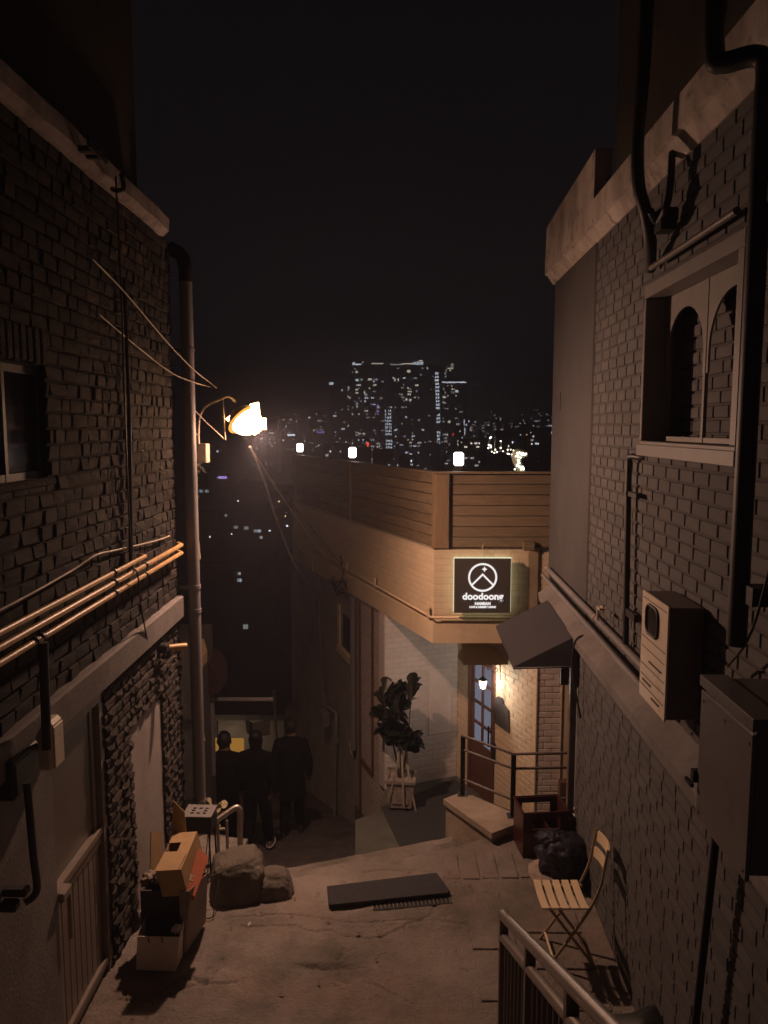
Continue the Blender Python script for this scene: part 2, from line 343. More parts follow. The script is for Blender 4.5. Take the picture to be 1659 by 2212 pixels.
def brick_wall(parent, A, B, z0, z1, nrm, bl, bh, joint, depth, mb, mm, rough=0., holes=(), nmax=300, key='n', wname='wall', jl=0., recess=.008, skip=None, backing=True, thick=.2, pname='brick', course0=0):
    """A, B: the ends of the wall line (world xy); nrm: outward normal. Returns the wall part."""
    A = Vector((A[0], A[1], 0)); B = Vector((B[0], B[1], 0)); n = Vector((nrm[0], nrm[1], 0)).normalized(); up = Vector((0, 0, 1))
    ux = n.cross(up)
    if (B-A).dot(ux) < 0: A, B = B, A
    Lw = (B-A).length; ux = (B-A).normalized(); n = up.cross(ux)
    wall = None
    if backing:
        mbk = MB(); zs = sorted(set([z0, z1]+[h[2] for h in holes]+[h[3] for h in holes])); xs = sorted(set([0, Lw]+[h[0] for h in holes]+[h[1] for h in holes]))
        xs = [x for x in xs if 0 <= x <= Lw]; zs = [z for z in zs if z0 <= z <= z1]
        for i in range(len(xs)-1):
            for k in range(len(zs)-1):
                cx = (xs[i]+xs[i+1])/2; cz = (zs[k]+zs[k+1])/2
                if any(h[0] < cx < h[1] and h[2] < cz < h[3] for h in holes): continue
                o = A+ux*xs[i]-n*(recess+thick)+up*zs[k]
                mbk.obox(o, ux*(xs[i+1]-xs[i]), n*thick, up*(zs[k+1]-zs[k]))
        wall = mbk.build(wname, mm, parent)
    else: wall = parent
    if key not in VAR:
        VAR[key] = []
        for vs, fs in brick_variants(len(VAR)+3, rough, .34 if key == 'stone' else .12):
            me = bpy.data.meshes.new('brick'); me.from_pydata(vs, [], fs); me.materials.append(mb); me.update(); VAR[key].append((me, vs, fs))
    rnd = random.Random(int(z0*100+Lw*10)+5)
    L = []; row = course0; z = z0
    while z+bh*.5 < z1:
        h = min(bh, z1-z); x = -(bl+joint)*(.5 if row % 2 else 0)-rnd.random()*jl*bl
        while x < Lw:
            l = bl*(1+(rnd.random()-.5)*jl)
            xa = max(x, 0); xb = min(x+l, Lw)
            segs = [(xa, xb)]
            for hx0, hx1, hz0, hz1 in holes:
                if z+h*.5 > hz0 and z+h*.5 < hz1:
                    ns = []
                    for a, b in segs:
                        if b <= hx0 or a >= hx1: ns.append((a, b)); continue
                        if a < hx0: ns.append((a, hx0))
                        if b > hx1: ns.append((hx1, b))
                    segs = ns
            for a, b in segs:
                if b-a > .03 and not (skip and skip((a+b)/2, z+h/2)): L.append((a, b, z, h))
            x += l+joint
        z += h+joint; row += 1
    ent = []
    for a, b, zz, h in L:
        c = A+ux*(a+b)/2+up*(zz+h/2); u, v, d = pix(c)
        vis = d > 0 and -150 < u < 1810 and -150 < v < 2360
        if d < 0 or u < -700 or u > 2360 or v < -900 or v > 3000: continue
        sc = abs(n.dot((CAM-c).normalized()))/max(.1, d*d) if vis else 0
        ent.append((sc, c, b-a, h))
    ent.sort(key=lambda e: -e[0])
    wl = wloc(wall); rz = math.atan2(ux.y, ux.x)
    st = MB()
    for i, (sc, c, l, h) in enumerate(ent):
        hm = h*(1+(rnd.random()-.5)*.10*(1 if rough else .3))
        out = depth*rnd.random()*.30*max(.12, rough)
        me, vs, fs = VAR[key][rnd.randrange(5)]
        tilt = (rnd.random()-.5)*.04*max(.15, rough)
        if i < nmax:
            o = bpy.data.objects.new(pname, me); COL.objects.link(o); o.parent = wall
            o.location = c+n*out-wl; o.rotation_euler = (0, tilt, rz); o.scale = (l, depth, hm)
        else:
            Mx = Matrix.Translation(c+n*out) @ Matrix.Rotation(rz, 4, 'Z') @ Matrix.Rotation(tilt, 4, 'Y') @ Matrix.Diagonal((l, depth, hm, 1))
            st.add([Mx @ Vector(p) for p in vs], fs)
    if st.v:
        st.build(pname+'work', mb, wall, kind='stuff')
    return wall
def text_mesh(body, size, ext, name, m, parent, origin, ux, uz, sx=1., align='CENTER', offset=0., space=1.):
    cu = bpy.data.curves.new(name, 'FONT'); cu.body = body; cu.size = size; cu.extrude = ext; cu.align_x = align; cu.offset = offset; cu.space_character = space
    t = bpy.data.objects.new('tmp', cu); COL.objects.link(t)
    dg = bpy.context.evaluated_depsgraph_get(); dg.update()
    me = bpy.data.meshes.new_from_object(t.evaluated_get(dg)); bpy.data.objects.remove(t)
    ux = Vector(ux).normalized(); uz = Vector(uz).normalized(); n = ux.cross(uz)
    Mx = Matrix((ux*sx, uz, n)).transposed().to_4x4(); Mx.translation = Vector(origin)-(wloc(parent) if parent else Vector())
    me.transform(Mx); me.materials.clear(); me.materials.append(m)
    o = bpy.data.objects.new(name, me); COL.objects.link(o)
    if parent: o.parent = parent
    return o

def road_z(y): return -2.2-.27*(y-10.3)
TZ = -1.3                                   # cafe terrace
XL = -1.89                                  # face of the left house
XR = 1.55                                   # upper face of the right house (own frame)
XRL = 1.46                                  # lower face of the right house
AX = Vector((-math.sin(math.radians(22.2)), math.cos(math.radians(22.2)), 0))   # along the cafe's left facade
BX = Vector((AX.y, -AX.x, 0))
FC = Vector((.53, 8.8, 0))                  # cafe corner
up = Vector((0, 0, 1))

# ================================================================== SETTING
# landing: one bumpy slab with its broken front edge
def grid_sheet(name, x0, x1, y0, y1, nx, ny, zf, m, thick=0, kind='structure', edge=None):
    mb = MB(); vs = []
    for j in range(ny+1):
        for i in range(nx+1):
            x = x0+(x1-x0)*i/nx; ym = edge(x) if edge else y1; y = y0+(ym-y0)*j/ny
            vs.append((x, y, zf(x, y)))
    fs = [(j*(nx+1)+i, j*(nx+1)+i+1, (j+1)*(nx+1)+i+1, (j+1)*(nx+1)+i) for j in range(ny) for i in range(nx)]
    mb.add(vs, fs, 0, True)
    if thick:
        for i in range(nx):
            a = vs[ny*(nx+1)+i]; b = vs[ny*(nx+1)+i+1]
            mb.quad([a, b, (b[0], b[1]-.02, b[2]-thick), (a[0], a[1]-.02, a[2]-thick)])
        for j in range(ny):
            a = vs[j*(nx+1)]; b = vs[(j+1)*(nx+1)]; mb.quad([a, b, (b[0], b[1], b[2]-thick), (a[0], a[1], a[2]-thick)])
            a = vs[j*(nx+1)+nx]; b = vs[(j+1)*(nx+1)+nx]; mb.quad([b, a, (a[0], a[1], a[2]-thick), (b[0], b[1], b[2]-thick)])
    return mb.build(name, m, kind=kind)
def edge_y(x):
    pts = [(-2.1, 5.75), (-.9, 5.92), (.5, 6.42), (.93, 6.62), (1.1, 7.0), (2.4, 7.05)]
    for (a, b), (c, d) in zip(pts, pts[1:]):
        if x <= c: return b+(d-b)*(x-a)/(c-a)+.012*mnoise.noise(Vector((x*9, 0, 0)))
    return 7.05
CRACKS = []
_r = random.Random(41)
for (x, y, a, n_, w_) in ((-1.75, 4.62, .25, 26, .012), (-1.2, 4.78, 1.1, 9, .010), (-1.1, 5.36, -.02, 60, .008), (-.55, 4.93, .15, 12, .016), (-.35, 5.0, .9, 5, .010), (.2, 4.5, 1.9, 16, .007), (-.9, 5.3, 1.4, 12, .007), (.55, 5.9, -.2, 12, .007), (-.2, 6.05, .2, 20, .007)):
    P_ = [(x, y)]
    for q in range(n_): a += (_r.random()-.5)*.9; a *= .93 if abs(a) < .8 else 1; x += .03*math.cos(a); y += .03*math.sin(a)*.8; P_.append((x, y))
    CRACKS.append((P_, w_, min(p[0] for p in P_)-.03, max(p[0] for p in P_)+.03, min(p[1] for p in P_)-.03, max(p[1] for p in P_)+.03))
def crack_depth(x, y):
    d0 = 0
    for P_, w_, xa, xb, ya, yb in CRACKS:
        if xa < x < xb and ya < y < yb:
            d = min((x-p[0])**2+(y-p[1])**2 for p in P_)**.5
            d0 = max(d0, (1-d/(w_+.012)) if d < w_+.012 else 0)
    return d0
def land_z(x, y):
    z = -.016*crack_depth(x, y)+.003*mnoise.noise(Vector((x*17, y*17, 5)))+.012*mnoise.noise(Vector((x*1.3, y*1.3, 0)))+.006*mnoise.noise(Vector((x*5, y*5, 2)))
    # shallow broken patch in the middle and worn cracks
    d = math.hypot((x+.42)/.28, (y-4.92)/.05); z -= .022*max(0, 1-d)
    f = 5.42-.06*x+.03*math.sin(x*6); z -= .010*max(0, 1-abs(y-f)/.02) if -1.2 < x < .7 else 0
    g = 5.0+.35*(x+1.6)+.05*math.sin(x*17)
    z -= .02*max(0, 1-abs(y-g+.32)/.03) if -1.75 < x < -1.2 else 0
    return z
grid_sheet('landing', -2.05, 2.3, 3.9, 7.0, 330, 270, land_z, M['concrete'], .6, edge=edge_y)
# lower step strips below the landing edge, then the steep stair
st = MB()
def strip(off0, off1, z, zb, xl=-2.3, xr=.62, m=0):
    n = 24
    for i in range(n):
        a = xl+(xr-xl)*i/n; b = xl+(xr-xl)*(i+1)/n
        st.hexa([(a, edge_y(a)+off0, zb), (b, edge_y(b)+off0, zb), (b, edge_y(b)+off1, zb), (a, edge_y(a)+off1, zb),
                 (a, edge_y(a)+off0, z), (b, edge_y(b)+off0, z), (b, edge_y(b)+off1, z), (a, edge_y(a)+off1, z)])
strip(-.02, .26, -.10, -1.9); strip(.26, .58, -.235, -1.9)
st.build('upper_steps', M['concrete'], kind='structure')
st = MB()
for k in range(7):
    z = -.45-.17*k; y0 = .56+.26*k
    for i in range(12):
        a = -2.3+2.3*i/12; b = a+2.3/12
        st.hexa([(a, edge_y(a)+y0, -2.2), (b, edge_y(b)+y0, -2.2), (b, edge_y(b)+y0+.27, -2.2), (a, edge_y(a)+y0+.27, -2.2),
                 (a, edge_y(a)+y0, z), (b, edge_y(b)+y0, z), (b, edge_y(b)+y0+.27, z), (a, edge_y(a)+y0+.27, z)])
st.build('lower_steps', M['road'], kind='structure')
# stairs the photographer stands on, behind the railing
st = MB()
for k in range(14): st.box((-2.1, 3.9-.29*(k+1), -.2), (.75, 3.9-.29*k, .155*(k+1)))
st.build('stairs', M['concrete'], kind='structure')
mb = MB(); mb.box((.75, -.6, -.3), (1.9, 3.9, -.004)); mb.build('side_pavement', M['concrete'], kind='structure')
# road down the hill
mb = MB(); n = 40
vs = []; fs = []
for j in range(n+1):
    y = 7.3+j*.6; wdt = 2.2
    for i in range(9):
        x = -3.4+i*.9
        vs.append((x, y, road_z(y)+.03*mnoise.noise(Vector((x, y, 3)))))
for j in range(n):
    for i in range(8): fs.append((j*9+i, j*9+i+1, (j+1)*9+i+1, (j+1)*9+i))
mb.add(vs, fs, 0, True); mb.build('road', M['road'], kind='structure')
# terrain to the horizon
def terr(x, y):
    r = y
    if r < 26: z = -6.6-.27*(r-24)*.5
    elif r < 120: z = -7-(r-26)*.26
    else: z = -31.5-4*math.sin((r-120)/260)
    if r > 700: z += (r-700)*.055
    return z+2.5*mnoise.noise(Vector((x/60, y/60, 0)))*(min(1, max(0, (r-30)/60)))
mb = MB(); vs = []; fs = []; ys = [21, 24, 28, 34, 42, 52, 64, 80, 100, 130, 170, 220, 290, 380, 500, 640, 800, 1000, 1300, 1700]
for y in ys:
    for i in range(31): vs.append(((i-15)/15*(30+y*1.1), y, terr((i-15)/15*(30+y*1.1), y)))
for j in range(len(ys)-1):
    for i in range(30): fs.append((j*31+i, j*31+i+1, (j+1)*31+i+1, (j+1)*31+i))
mb.add(vs, fs, 0, True)
mb.add([(-60, -8, -8), (60, -8, -8), (60, 21.5, -7), (-60, 21.5, -7)], [(0, 1, 2, 3)]); mb.build('hillside', M['hill'], kind='structure')
LANDING = bpy.data.objects['landing']
rnd = random.Random(6)
for k, (x0, x1, y0, y1) in enumerate(((.93, 1.43, 5.28, 5.62), (.93, 1.43, 4.90, 5.27), (.93, 1.43, 4.52, 4.89), (.93, 1.43, 4.14, 4.51), (.60, .925, 5.10, 5.60), (.60, .925, 4.6, 5.09), (.45, .60, 5.95, 6.32), (.61, .76, 5.95, 6.34), (.77, .92, 5.96, 6.36), (.93, 1.08, 5.97, 6.38), (1.09, 1.24, 5.98, 6.2))):
    mb = MB(); q = .002*rnd.random(); mb.box((x0+.004, y0+.004, -.03), (x1-.004, y1-.004, .010+q), .004); mb.build('paving_slab', M['concrete'], LANDING)
# cafe terrace: sage concrete slab
mb = MB()
P = [(-.42, 9.35), (-.13, 9.55), (-.05, 10.18), (1.0, 10.6), (2.2, 9.0), (2.2, 7.0), (.95, 6.65), (.45, 6.5), (-.33, 7.2)]
mb.prism([(x, y, TZ) for x, y in P], (0, 0, -1.3)); mb.build('cafe_terrace', M['sage'], kind='structure')

# ================================================================== LEFT HOUSE
LH = thing('brick_house', 'old dark brick house with stone lower storey along the left of the alley', 'house', (XL-.5, 5, 0))
YE = 6.8                                     # its far corner
# lower storey: stone rubble with a plastered panel
brick_wall(LH, (XL, 4.93), (XL, YE), 0, 2.0, (1, 0), .13, .066, .012, .045, M['stone'], M['omortar'], rough=.8, jl=1.0, key='stone', wname='stone_wall',
           holes=[(YE-6.22, YE-5.46, 0, 1.47)], nmax=300, recess=.02, pname='stone', thick=.3)
mb = MB(); mb.prism([(XL-.02, 5.46, -.02), (XL-.02, 6.22, -.02), (XL-.02, 6.22, 1.43), (XL-.02, 6.0, 1.475), (XL-.02, 5.46, 1.47)], (-.2, 0, 0))
mb.build('plaster_panel', M['plaster'], LH)
# plain rendered wall beside the camera and its curved canopy
mb = MB(); mb.box((XL-.3, -1.2, -.2), (XL, 4.12, 2.0)); mb.build('rendered_wall', M['plaster_dim'], LH)
mb = MB(); mb.box((XL-.25, -1.2, 2.0), (XL+.055, YE-.02, 2.2), .012)
mb.build('concrete_band', M['plaster_dim'], LH)
# upper storey in old brick, with a window in its near part
wy0, wy1, wz0, wz1 = 3.35, 4.28, 3.42, 4.02
brick_wall(LH, (XL, 2.2), (XL, YE), 2.2, 5.28, (1, 0), .165, .077, .011, .05, M['obrick'], M['omortar'], rough=.5, jl=.75, key='obrick', wname='upper_wall',
           holes=[(YE-wy1, YE-wy0, wz0, wz1+.22)], nmax=300, recess=.010, thick=.3)
lt = MB(); lt.box((XL-.3, wy0, wz1), (XL-.03, wy1, wz1+.22)); lt = lt.build('lintel', M['omortar'], LH)
y = wy0+.01; rnd = random.Random(3)
while y < wy1-.05:
    b = MB(); q = .02*rnd.random(); b.box((XL-.06, y, wz1+.012+.01*rnd.random()), (XL+.004+q, y+.062, wz1+.205), .008); b.build('brick', M['obrick'], lt); y += .078
wf = MB(); X1 = XL-.06
wf.box((X1-.03, wy0, wz0), (X1+.02, wy1, wz0+.04)); wf.box((X1-.03, wy0, wz1-.04), (X1+.02, wy1, wz1))
for yy in (wy0, 3.725, 3.865, wy1-.04): wf.box((X1-.03, yy, wz0), (X1+.022, yy+.03, wz1))
wf = wf.build('window', M['dark'], LH)
for a, b in ((wy0+.04, 3.725), (3.755, 3.865)):
    for c, d in ((wz0+.14, wz0+.30), (wz0+.31, wz1-.08)):
        p = MB(); p.box((X1-.012, a, c), (X1-.004, b, d)); p.build('pane', M['pane_dim'], wf)
p = MB(); p.box((X1-.012, 3.90, wz0+.04), (X1-.004, wy1-.04, wz1-.04)); p.build('pane', M['glassdark'], wf)
mb = MB(); mb.box((XL-.28, wy0-.02, wz0-.04), (XL+.03, wy1+.02, wz0-.001), .008); mb.build('window_sill', M['omortar'], LH)
# side wall at the far corner, cornice, dark storey above
mb = MB(); mb.box((XL-4, YE-.32, -2.6), (XL-.03, YE-.005, 5.28)); mb.build('end_wall', M['omortar'], LH)
cn = MB(); n = 46
for i in range(n):
    a = -1.0+(YE-.26+1.0)*i/n; b = -1.0+(YE-.26+1.0)*(i+1)/n
    w0 = .012*mnoise.noise(Vector((a*3, 0, 5))); w1 = .012*mnoise.noise(Vector((b*3, 0, 5)))
    pr = lambda w: [(XL-.3, 5.27), (XL+.04+w, 5.265+w), (XL+.085+w, 5.305+w), (XL+.09+w, 5.40+w), (XL+.02, 5.47+w*.5), (XL-.3, 5.48)]
    A_ = [(x, a, z) for x, z in pr(w0)]; B_ = [(x, b, z) for x, z in pr(w1)]
    fs = [(k, (k+1) % 6, 6+(k+1) % 6, 6+k) for k in range(6)]
    if i == 0: fs.append((5, 4, 3, 2, 1, 0))
    if i == n-1: fs.append((6, 7, 8, 9, 10, 11))
    cn.add(A_+B_, fs)
cn.build('cornice', M['cornice_old'], LH)
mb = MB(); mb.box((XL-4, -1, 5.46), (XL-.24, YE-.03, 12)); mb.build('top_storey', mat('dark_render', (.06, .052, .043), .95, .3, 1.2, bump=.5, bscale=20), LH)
# door
dr = MB(); D0, D1 = 4.14, 4.9
dr.box((XL-.1, D1-.02, 0), (XL-.015, D1+.045, 2.0)); dr.box((XL-.1, D0-.03, 0), (XL-.02, D0+.02, 2.0)); dr.box((XL-.1, D0, 1.90), (XL-.012, D1, 2.0))
dr.box((XL-.1, D1-.09, .0), (XL-.05, D1-.04, 1.9))
dr = dr.build('door', M['alu'], LH)
mb = MB(); mb.box((XL-.075, D0+.02, 1.04), (XL-.062, D1-.09, 1.88)); mb.build('pane', M['frost'], dr)
mb = MB(); mb.box((XL-.085, D0+.02, .995), (XL-.02, D1-.02, 1.045), .006); mb.box((XL-.085, D0+.02, .93), (XL-.035, D1-.02, .996)); mb.build('rail', M['alu'], dr)
mb = MB(); mb.box((XL-.085, D0+.02, .06), (XL-.02, D1-.02, .11), .006); mb.box((XL-.09, D0+.02, 0), (XL-.04, D1-.02, .061)); mb.build('rail', M['alu'], dr)
for k in range(8):
    y0 = D0+.04+k*.082; mb = MB(); mb.box((XL-.08, y0, .112), (XL-.045, y0+.076, .928), .006); mb.build('panel', M['alu'], dr)
mb = MB(); mb.box((XL-.05, D0-.02, .985), (XL+.035, D0+.10, 1.04), .008); mb.box((XL+.012, D0+.075, .70), (XL+.032, D0+.10, .985), .004); mb.build('handle', M['alu'], dr)

# downpipe at the corner with hopper and brackets
dp = thing('downpipe', 'tall grey plastic downpipe standing at the far corner of the old brick house', 'pipe', (-1.765, 6.86, -.5))
mb = MB(); mb.tube([(-1.765, 6.86, -1.6), (-1.765, 6.86, 4.95)], .055, 20); mb.build('pipe', M['pvc'], dp)
mb = MB(); mb.tube(curve_pts([(-1.765, 6.86, 4.95), (-1.765, 6.86, 5.08), (-1.80, 6.86, 5.18), (-1.90, 6.86, 5.24)], 5), .060, 16); mb.build('hopper', M['dark'], dp)
for z in (4.35, 2.24, 2.02, .2):
    mb = MB(); mb.tube([(-1.765, 6.86, z), (-1.765, 6.86, z+.035)], .061, 20); mb.box((-1.93, 6.83, z), (-1.80, 6.86, z+.03)); mb.build('bracket', M['pvc'], dp)

# three gas pipes, clips
def pipe_run(name, label, pts, r, m, group=None, clips=(), cm=None, cat='pipe'):
    t = thing(name, label, cat, pts[0], group)
    mb = MB(); mb.tube(pts, r, 12); mb.build('pipe', m, t)
    for c, d in clips:
        c = Vector(c); d = Vector(d).normalized(); k = MB(); k.tube([c-d*.012, c+d*.012], r+.007, 12); k.build('clip', cm or M['dark'], t)
    return t
xp = XL+.085
pipe_run('gas_pipe', 'topmost of the three ochre gas pipes on the brick house, ending short of the corner', [(xp, 1.5, 2.755), (xp, 5.62, 2.745), (xp-.06, 5.66, 2.745)], .017, M['copper'], 'gas pipes along the brick house',
         [((xp, 4.98, 2.747), (0, 1, 0)), ((xp, 3.3, 2.75), (0, 1, 0))])
pipe_run('gas_pipe', 'middle of the three ochre gas pipes on the old brick house', [(xp, 1.5, 2.685), (xp, 6.62, 2.675), (xp-.05, 6.70, 2.675)], .019, M['copper'], 'gas pipes along the brick house',
         [((xp, 4.98, 2.68), (0, 1, 0)), ((xp, 5.62, 2.68), (0, 1, 0))])
pipe_run('gas_pipe', 'lowest of the three ochre gas pipes on the old brick house', [(xp, 1.5, 2.61), (xp, 6.62, 2.605), (xp-.05, 6.70, 2.605)], .018, M['copper'], 'gas pipes along the brick house',
         [((xp, 4.98, 2.608), (0, 1, 0)), ((xp, 5.62, 2.606), (0, 1, 0)), ((xp, 3.83, 2.61), (0, 1, 0)), ((xp, 3.9, 2.61), (0, 1, 0))])
def cable(label, pts, r=.006, m='black', name='cable', group=None):
    mb = MB(); mb.tube(pts, r, 6); o = mb.build(name, M[m] if isinstance(m, str) else m); return tag(o, label, 'cable', group)
cable('pale cable running just above the three gas pipes on the brick house', curve_pts([(xp-.04, 2.6, 2.83), (xp-.03, 3.6, 2.84), (xp-.05, 4.4, 2.86), (xp-.03, 4.75, 2.90), (xp-.06, 5.2, 2.86), (xp-.05, 6.0, 2.80), (xp-.05, 6.45, 2.78)]), .007, 'pvcw')
cable('thin dark cable dropping down the brick house past the gas pipes', curve_pts([at(250, 380, X=XL+.14), at(262, 640, X=XL+.07), at(272, 950, X=XL+.06), at(284, 1200, X=XL+.06), at(297, 1240, X=XL+.13), at(305, 1310, X=XL+.10), at(325, 1420, X=XL+.02)]), .006, 'black')
mb = MB(); mb.tube([at(279, 880, X=XL+.04), at(283, 1215, X=XL+.04)], .016, 8); mb.tube([at(268, 600, X=XL+.04), at(279, 880, X=XL+.04)], .013, 8)
tag(mb.build('conduit', M['dark']), 'dark vertical conduit on the brick house wall above the gas pipes', 'pipe')
# fixings on the cornice
mb = MB(); mb.tube(curve_pts([at(262, 375, X=XL+.17), at(267, 405, X=XL+.18), at(255, 412, X=XL+.16), at(243, 408, X=XL+.1)]), .016, 8)
tag(mb.build('drain_spout', M['dark']), 'short dark bent spout hanging over the cornice of the brick house', 'pipe')
mb = MB(); mb.box((XL+.10, 4.62, 5.28), (XL+.22, 4.66, 5.31)); mb.box((XL+.20, 4.5, 5.26), (XL+.215, 4.78, 5.33)); mb.box((XL+.10, 4.74, 5.28), (XL+.22, 4.77, 5.30))
tag(mb.build('wall_bracket', M['dark']), 'small dark metal bracket fixed to the cornice of the brick house', 'bracket')
# brown standpipe with box, white bell box
t = thing('standpipe', 'dark brown vertical pipe beside the door of the brick house', 'pipe', (-1.76, 3.6, 0))
mb = MB(); mb.tube([(-1.77, 3.84, 2.60), (-1.77, 3.82, 2.04)], .024, 12); mb.build('upper_pipe', M['dark'], t)
mb = MB(); mb.tube(curve_pts([(-1.76, 3.57, 1.98), (-1.755, 3.585, 1.6), (-1.755, 3.6, 1.40), (-1.80, 3.56, 1.36)]), .019, 12); mb.box((-1.885, 3.50, 1.42), (-1.76, 3.56, 1.46), .01); mb.box((-1.885, 3.47, 1.36), (-1.80, 3.53, 1.41), .01); mb.build('lower_pipe', M['dark'], t)
mb = MB(); mb.box((XL+.001, 3.52, 1.90), (-1.80, 3.80, 2.10), .012); mb.box((-1.802, 3.54, 1.92), (-1.795, 3.78, 2.08), .004)
tag(mb.build('junction_box', M['dark']), 'dark square junction box on the wall left of the brick house door', 'box')
mb = MB(); mb.box((XL+.001, 3.915, 1.865), (-1.785, 4.06, 2.14), .02); mb.box((-1.786, 3.93, 1.88), (-1.778, 4.045, 2.11), .004)
tag(mb.build('doorbell_box', M['cream']), 'small cream rounded box mounted by the top of the door', 'box')
# cctv camera
t = thing('security_camera', 'small bullet security camera on the lower corner of the brick house', 'security camera', (XL+.02, 6.25, 1.86))
mb = MB(); mb.disc((XL-.01, 6.12, 1.84), (1, .1, 0), .085, .012, 24); mb.build('backplate', M['cornice_old'], t)
mb = MB(); mb.tube(curve_pts([(XL+.01, 6.2, 1.80), (XL+.06, 6.22, 1.80), (XL+.07, 6.2, 1.85)]), .018, 8); mb.box((XL, 6.1, 1.86), (XL+.08, 6.2, 1.93), .01); mb.build('arm', M['black'], t)
mb = MB(); mb.tube([(XL+.04, 6.20, 1.875), (XL+.19, 6.30, 1.862)], [.028, .031], 16); mb.build('housing', M['copper'], t)

# ================================================================== STREET LAMP
LP = Vector((-1.34, 7.2, 3.77))
LD = Vector((.66, -.29, -.70)).normalized()
t = thing('street_lamp', 'lit orange street lamp on a curved arm beside the downpipe', 'street lamp', (-1.70, 7.02, 3.3))
arm = [(-1.70, 7.02, 3.38)]+[at(u, v, Y=y) for u, v, y in ((429, 960, 7.02), (429, 915, 7.03), (434, 893, 7.05), (447, 876, 7.08), (468, 866, 7.12), (492, 857, 7.16), (508, 868, 7.2))]
mb = MB(); mb.tube(curve_pts(arm, 5), .012, 10); mb.build('arm', M['pvcw'], t)
mb = MB(); mb.tube([at(427, 938, Y=7.02), (-1.80, 6.9, 3.62)], .006, 6); mb.build('tie', M['pvcw'], t)
mb = MB(); mb.obox(at(426, 1000, Y=7.0), (.085, -.01, 0), (.02, .07, 0), (0, 0, .175), .006); mb.build('ballast_box', M['pvcw'], t)
# head: shallow reflector bowl facing LD
a1 = LD.cross(up).normalized(); b1 = a1.cross(LD).normalized()
mb = MB(); prof = [(.03, -.13), (.09, -.11), (.15, -.05), (.165, .0)]
n = 18; vs = []; fs = []
for r, h in prof:
    for k in range(n):
        an = 2*PI*k/n; vs.append(LP+LD*h+a1*r*math.cos(an)+b1*r*math.sin(an)*.9)
for j in range(3):
    for k in range(n): fs.append((j*n+k, j*n+(k+1) % n, (j+1)*n+(k+1) % n, (j+1)*n+k))
fs.append(tuple(range(n))[::-1]); mb.add(vs, fs, 0, True); mb.build('reflector', M['greysteel'], t)
mb = MB(); mb.ball(LP+LD*.02, .15, 12, 0, (1, .95, .9)); 
lens = mb.build('lens', M['lampo'], t); lens.visible_shadow = True
mb = MB()
mb.prism([at(487, 905, Y=7.14), at(520, 880, Y=7.1), at(524, 935, Y=7.1)], (.03, .06, 0)); mb.prism([at(540, 873, Y=7.1), at(557, 869, Y=7.16), at(563, 930, Y=7.1), at(548, 940, Y=7.1)], (.0, .06, 0))
mb.build('shade', M['lampo'], t)
mb = MB(); mb.disc(LP-LD*.005, LD, .178, .010, 24); mb.build('skirt', M['lampglow'], t)  # added emissive disc, imitates the orange halo around the lens
sp = LP+LD*.18; mb = MB(); vs = []; n = 12  # added strip keeps the spot off the upper right wall, glows like the lens
for k in range(n+1):
    a = math.radians(-105+78*k/n)
    for zz_ in (.030, .135): vs.append(sp+Vector((.115*math.cos(a), .115*math.sin(a), zz_)))
mb.add(vs, [(2*k, 2*k+2, 2*k+3, 2*k+1) for k in range(n)]); mb.build('spot_blocker', M['lampo'], t)
ld = bpy.data.lights.new('bulb', 'SPOT'); ld.energy = 620; ld.color = (1, .58, .40); ld.spot_size = math.radians(176); ld.spot_blend = .75; ld.shadow_soft_size = .045
lo = bpy.data.objects.new('bulb', ld); COL.objects.link(lo); lo.parent = t; lo.location = LP+LD*.18-t.location
lo.rotation_euler = (-LD).to_track_quat('Z', 'Y').to_euler()
ld = bpy.data.lights.new('bulb_glow', 'POINT'); ld.energy = 90; ld.color = (1, .57, .40); ld.shadow_soft_size = .09     # light leaking round the lens in every direction
lo = bpy.data.objects.new('bulb_glow', ld); COL.objects.link(lo); lo.parent = t; lo.location = LP+LD*.22+up*.06-t.location

# ================================================================== RIGHT HOUSE
RH = thing('white_brick_house', 'painted brick house with a pale cornice along the right of the alley', 'house', MR @ Vector((2.2, 5, 0)))
def R2(x, y): p = MR @ Vector((x, y, 0)); return (p.x, p.y)
YC = 8.35; YB = 6.55                         # far corner, start of the smooth pier
nR = MR @ Vector((-1, 0, 0))
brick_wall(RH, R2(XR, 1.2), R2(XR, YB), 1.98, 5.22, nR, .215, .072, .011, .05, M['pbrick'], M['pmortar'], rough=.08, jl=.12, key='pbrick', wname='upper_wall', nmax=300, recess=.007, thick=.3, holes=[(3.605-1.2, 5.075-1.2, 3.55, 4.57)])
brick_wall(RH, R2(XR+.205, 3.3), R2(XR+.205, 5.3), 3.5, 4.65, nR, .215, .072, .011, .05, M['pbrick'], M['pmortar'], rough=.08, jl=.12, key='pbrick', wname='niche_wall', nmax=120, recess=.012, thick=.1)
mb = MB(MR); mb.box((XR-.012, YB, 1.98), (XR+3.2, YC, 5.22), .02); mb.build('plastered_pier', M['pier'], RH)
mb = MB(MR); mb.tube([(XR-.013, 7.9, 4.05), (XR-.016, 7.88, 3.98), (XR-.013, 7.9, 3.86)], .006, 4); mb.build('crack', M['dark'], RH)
brick_wall(RH, R2(XRL, 1.2), R2(XRL, 6.42), 0, 1.86, nR, .215, .068, .009, .05, M['pbrick'], M['pmortar'], rough=.08, jl=.35, key='pbrick', wname='lower_wall', nmax=300, recess=.0035, thick=.35)
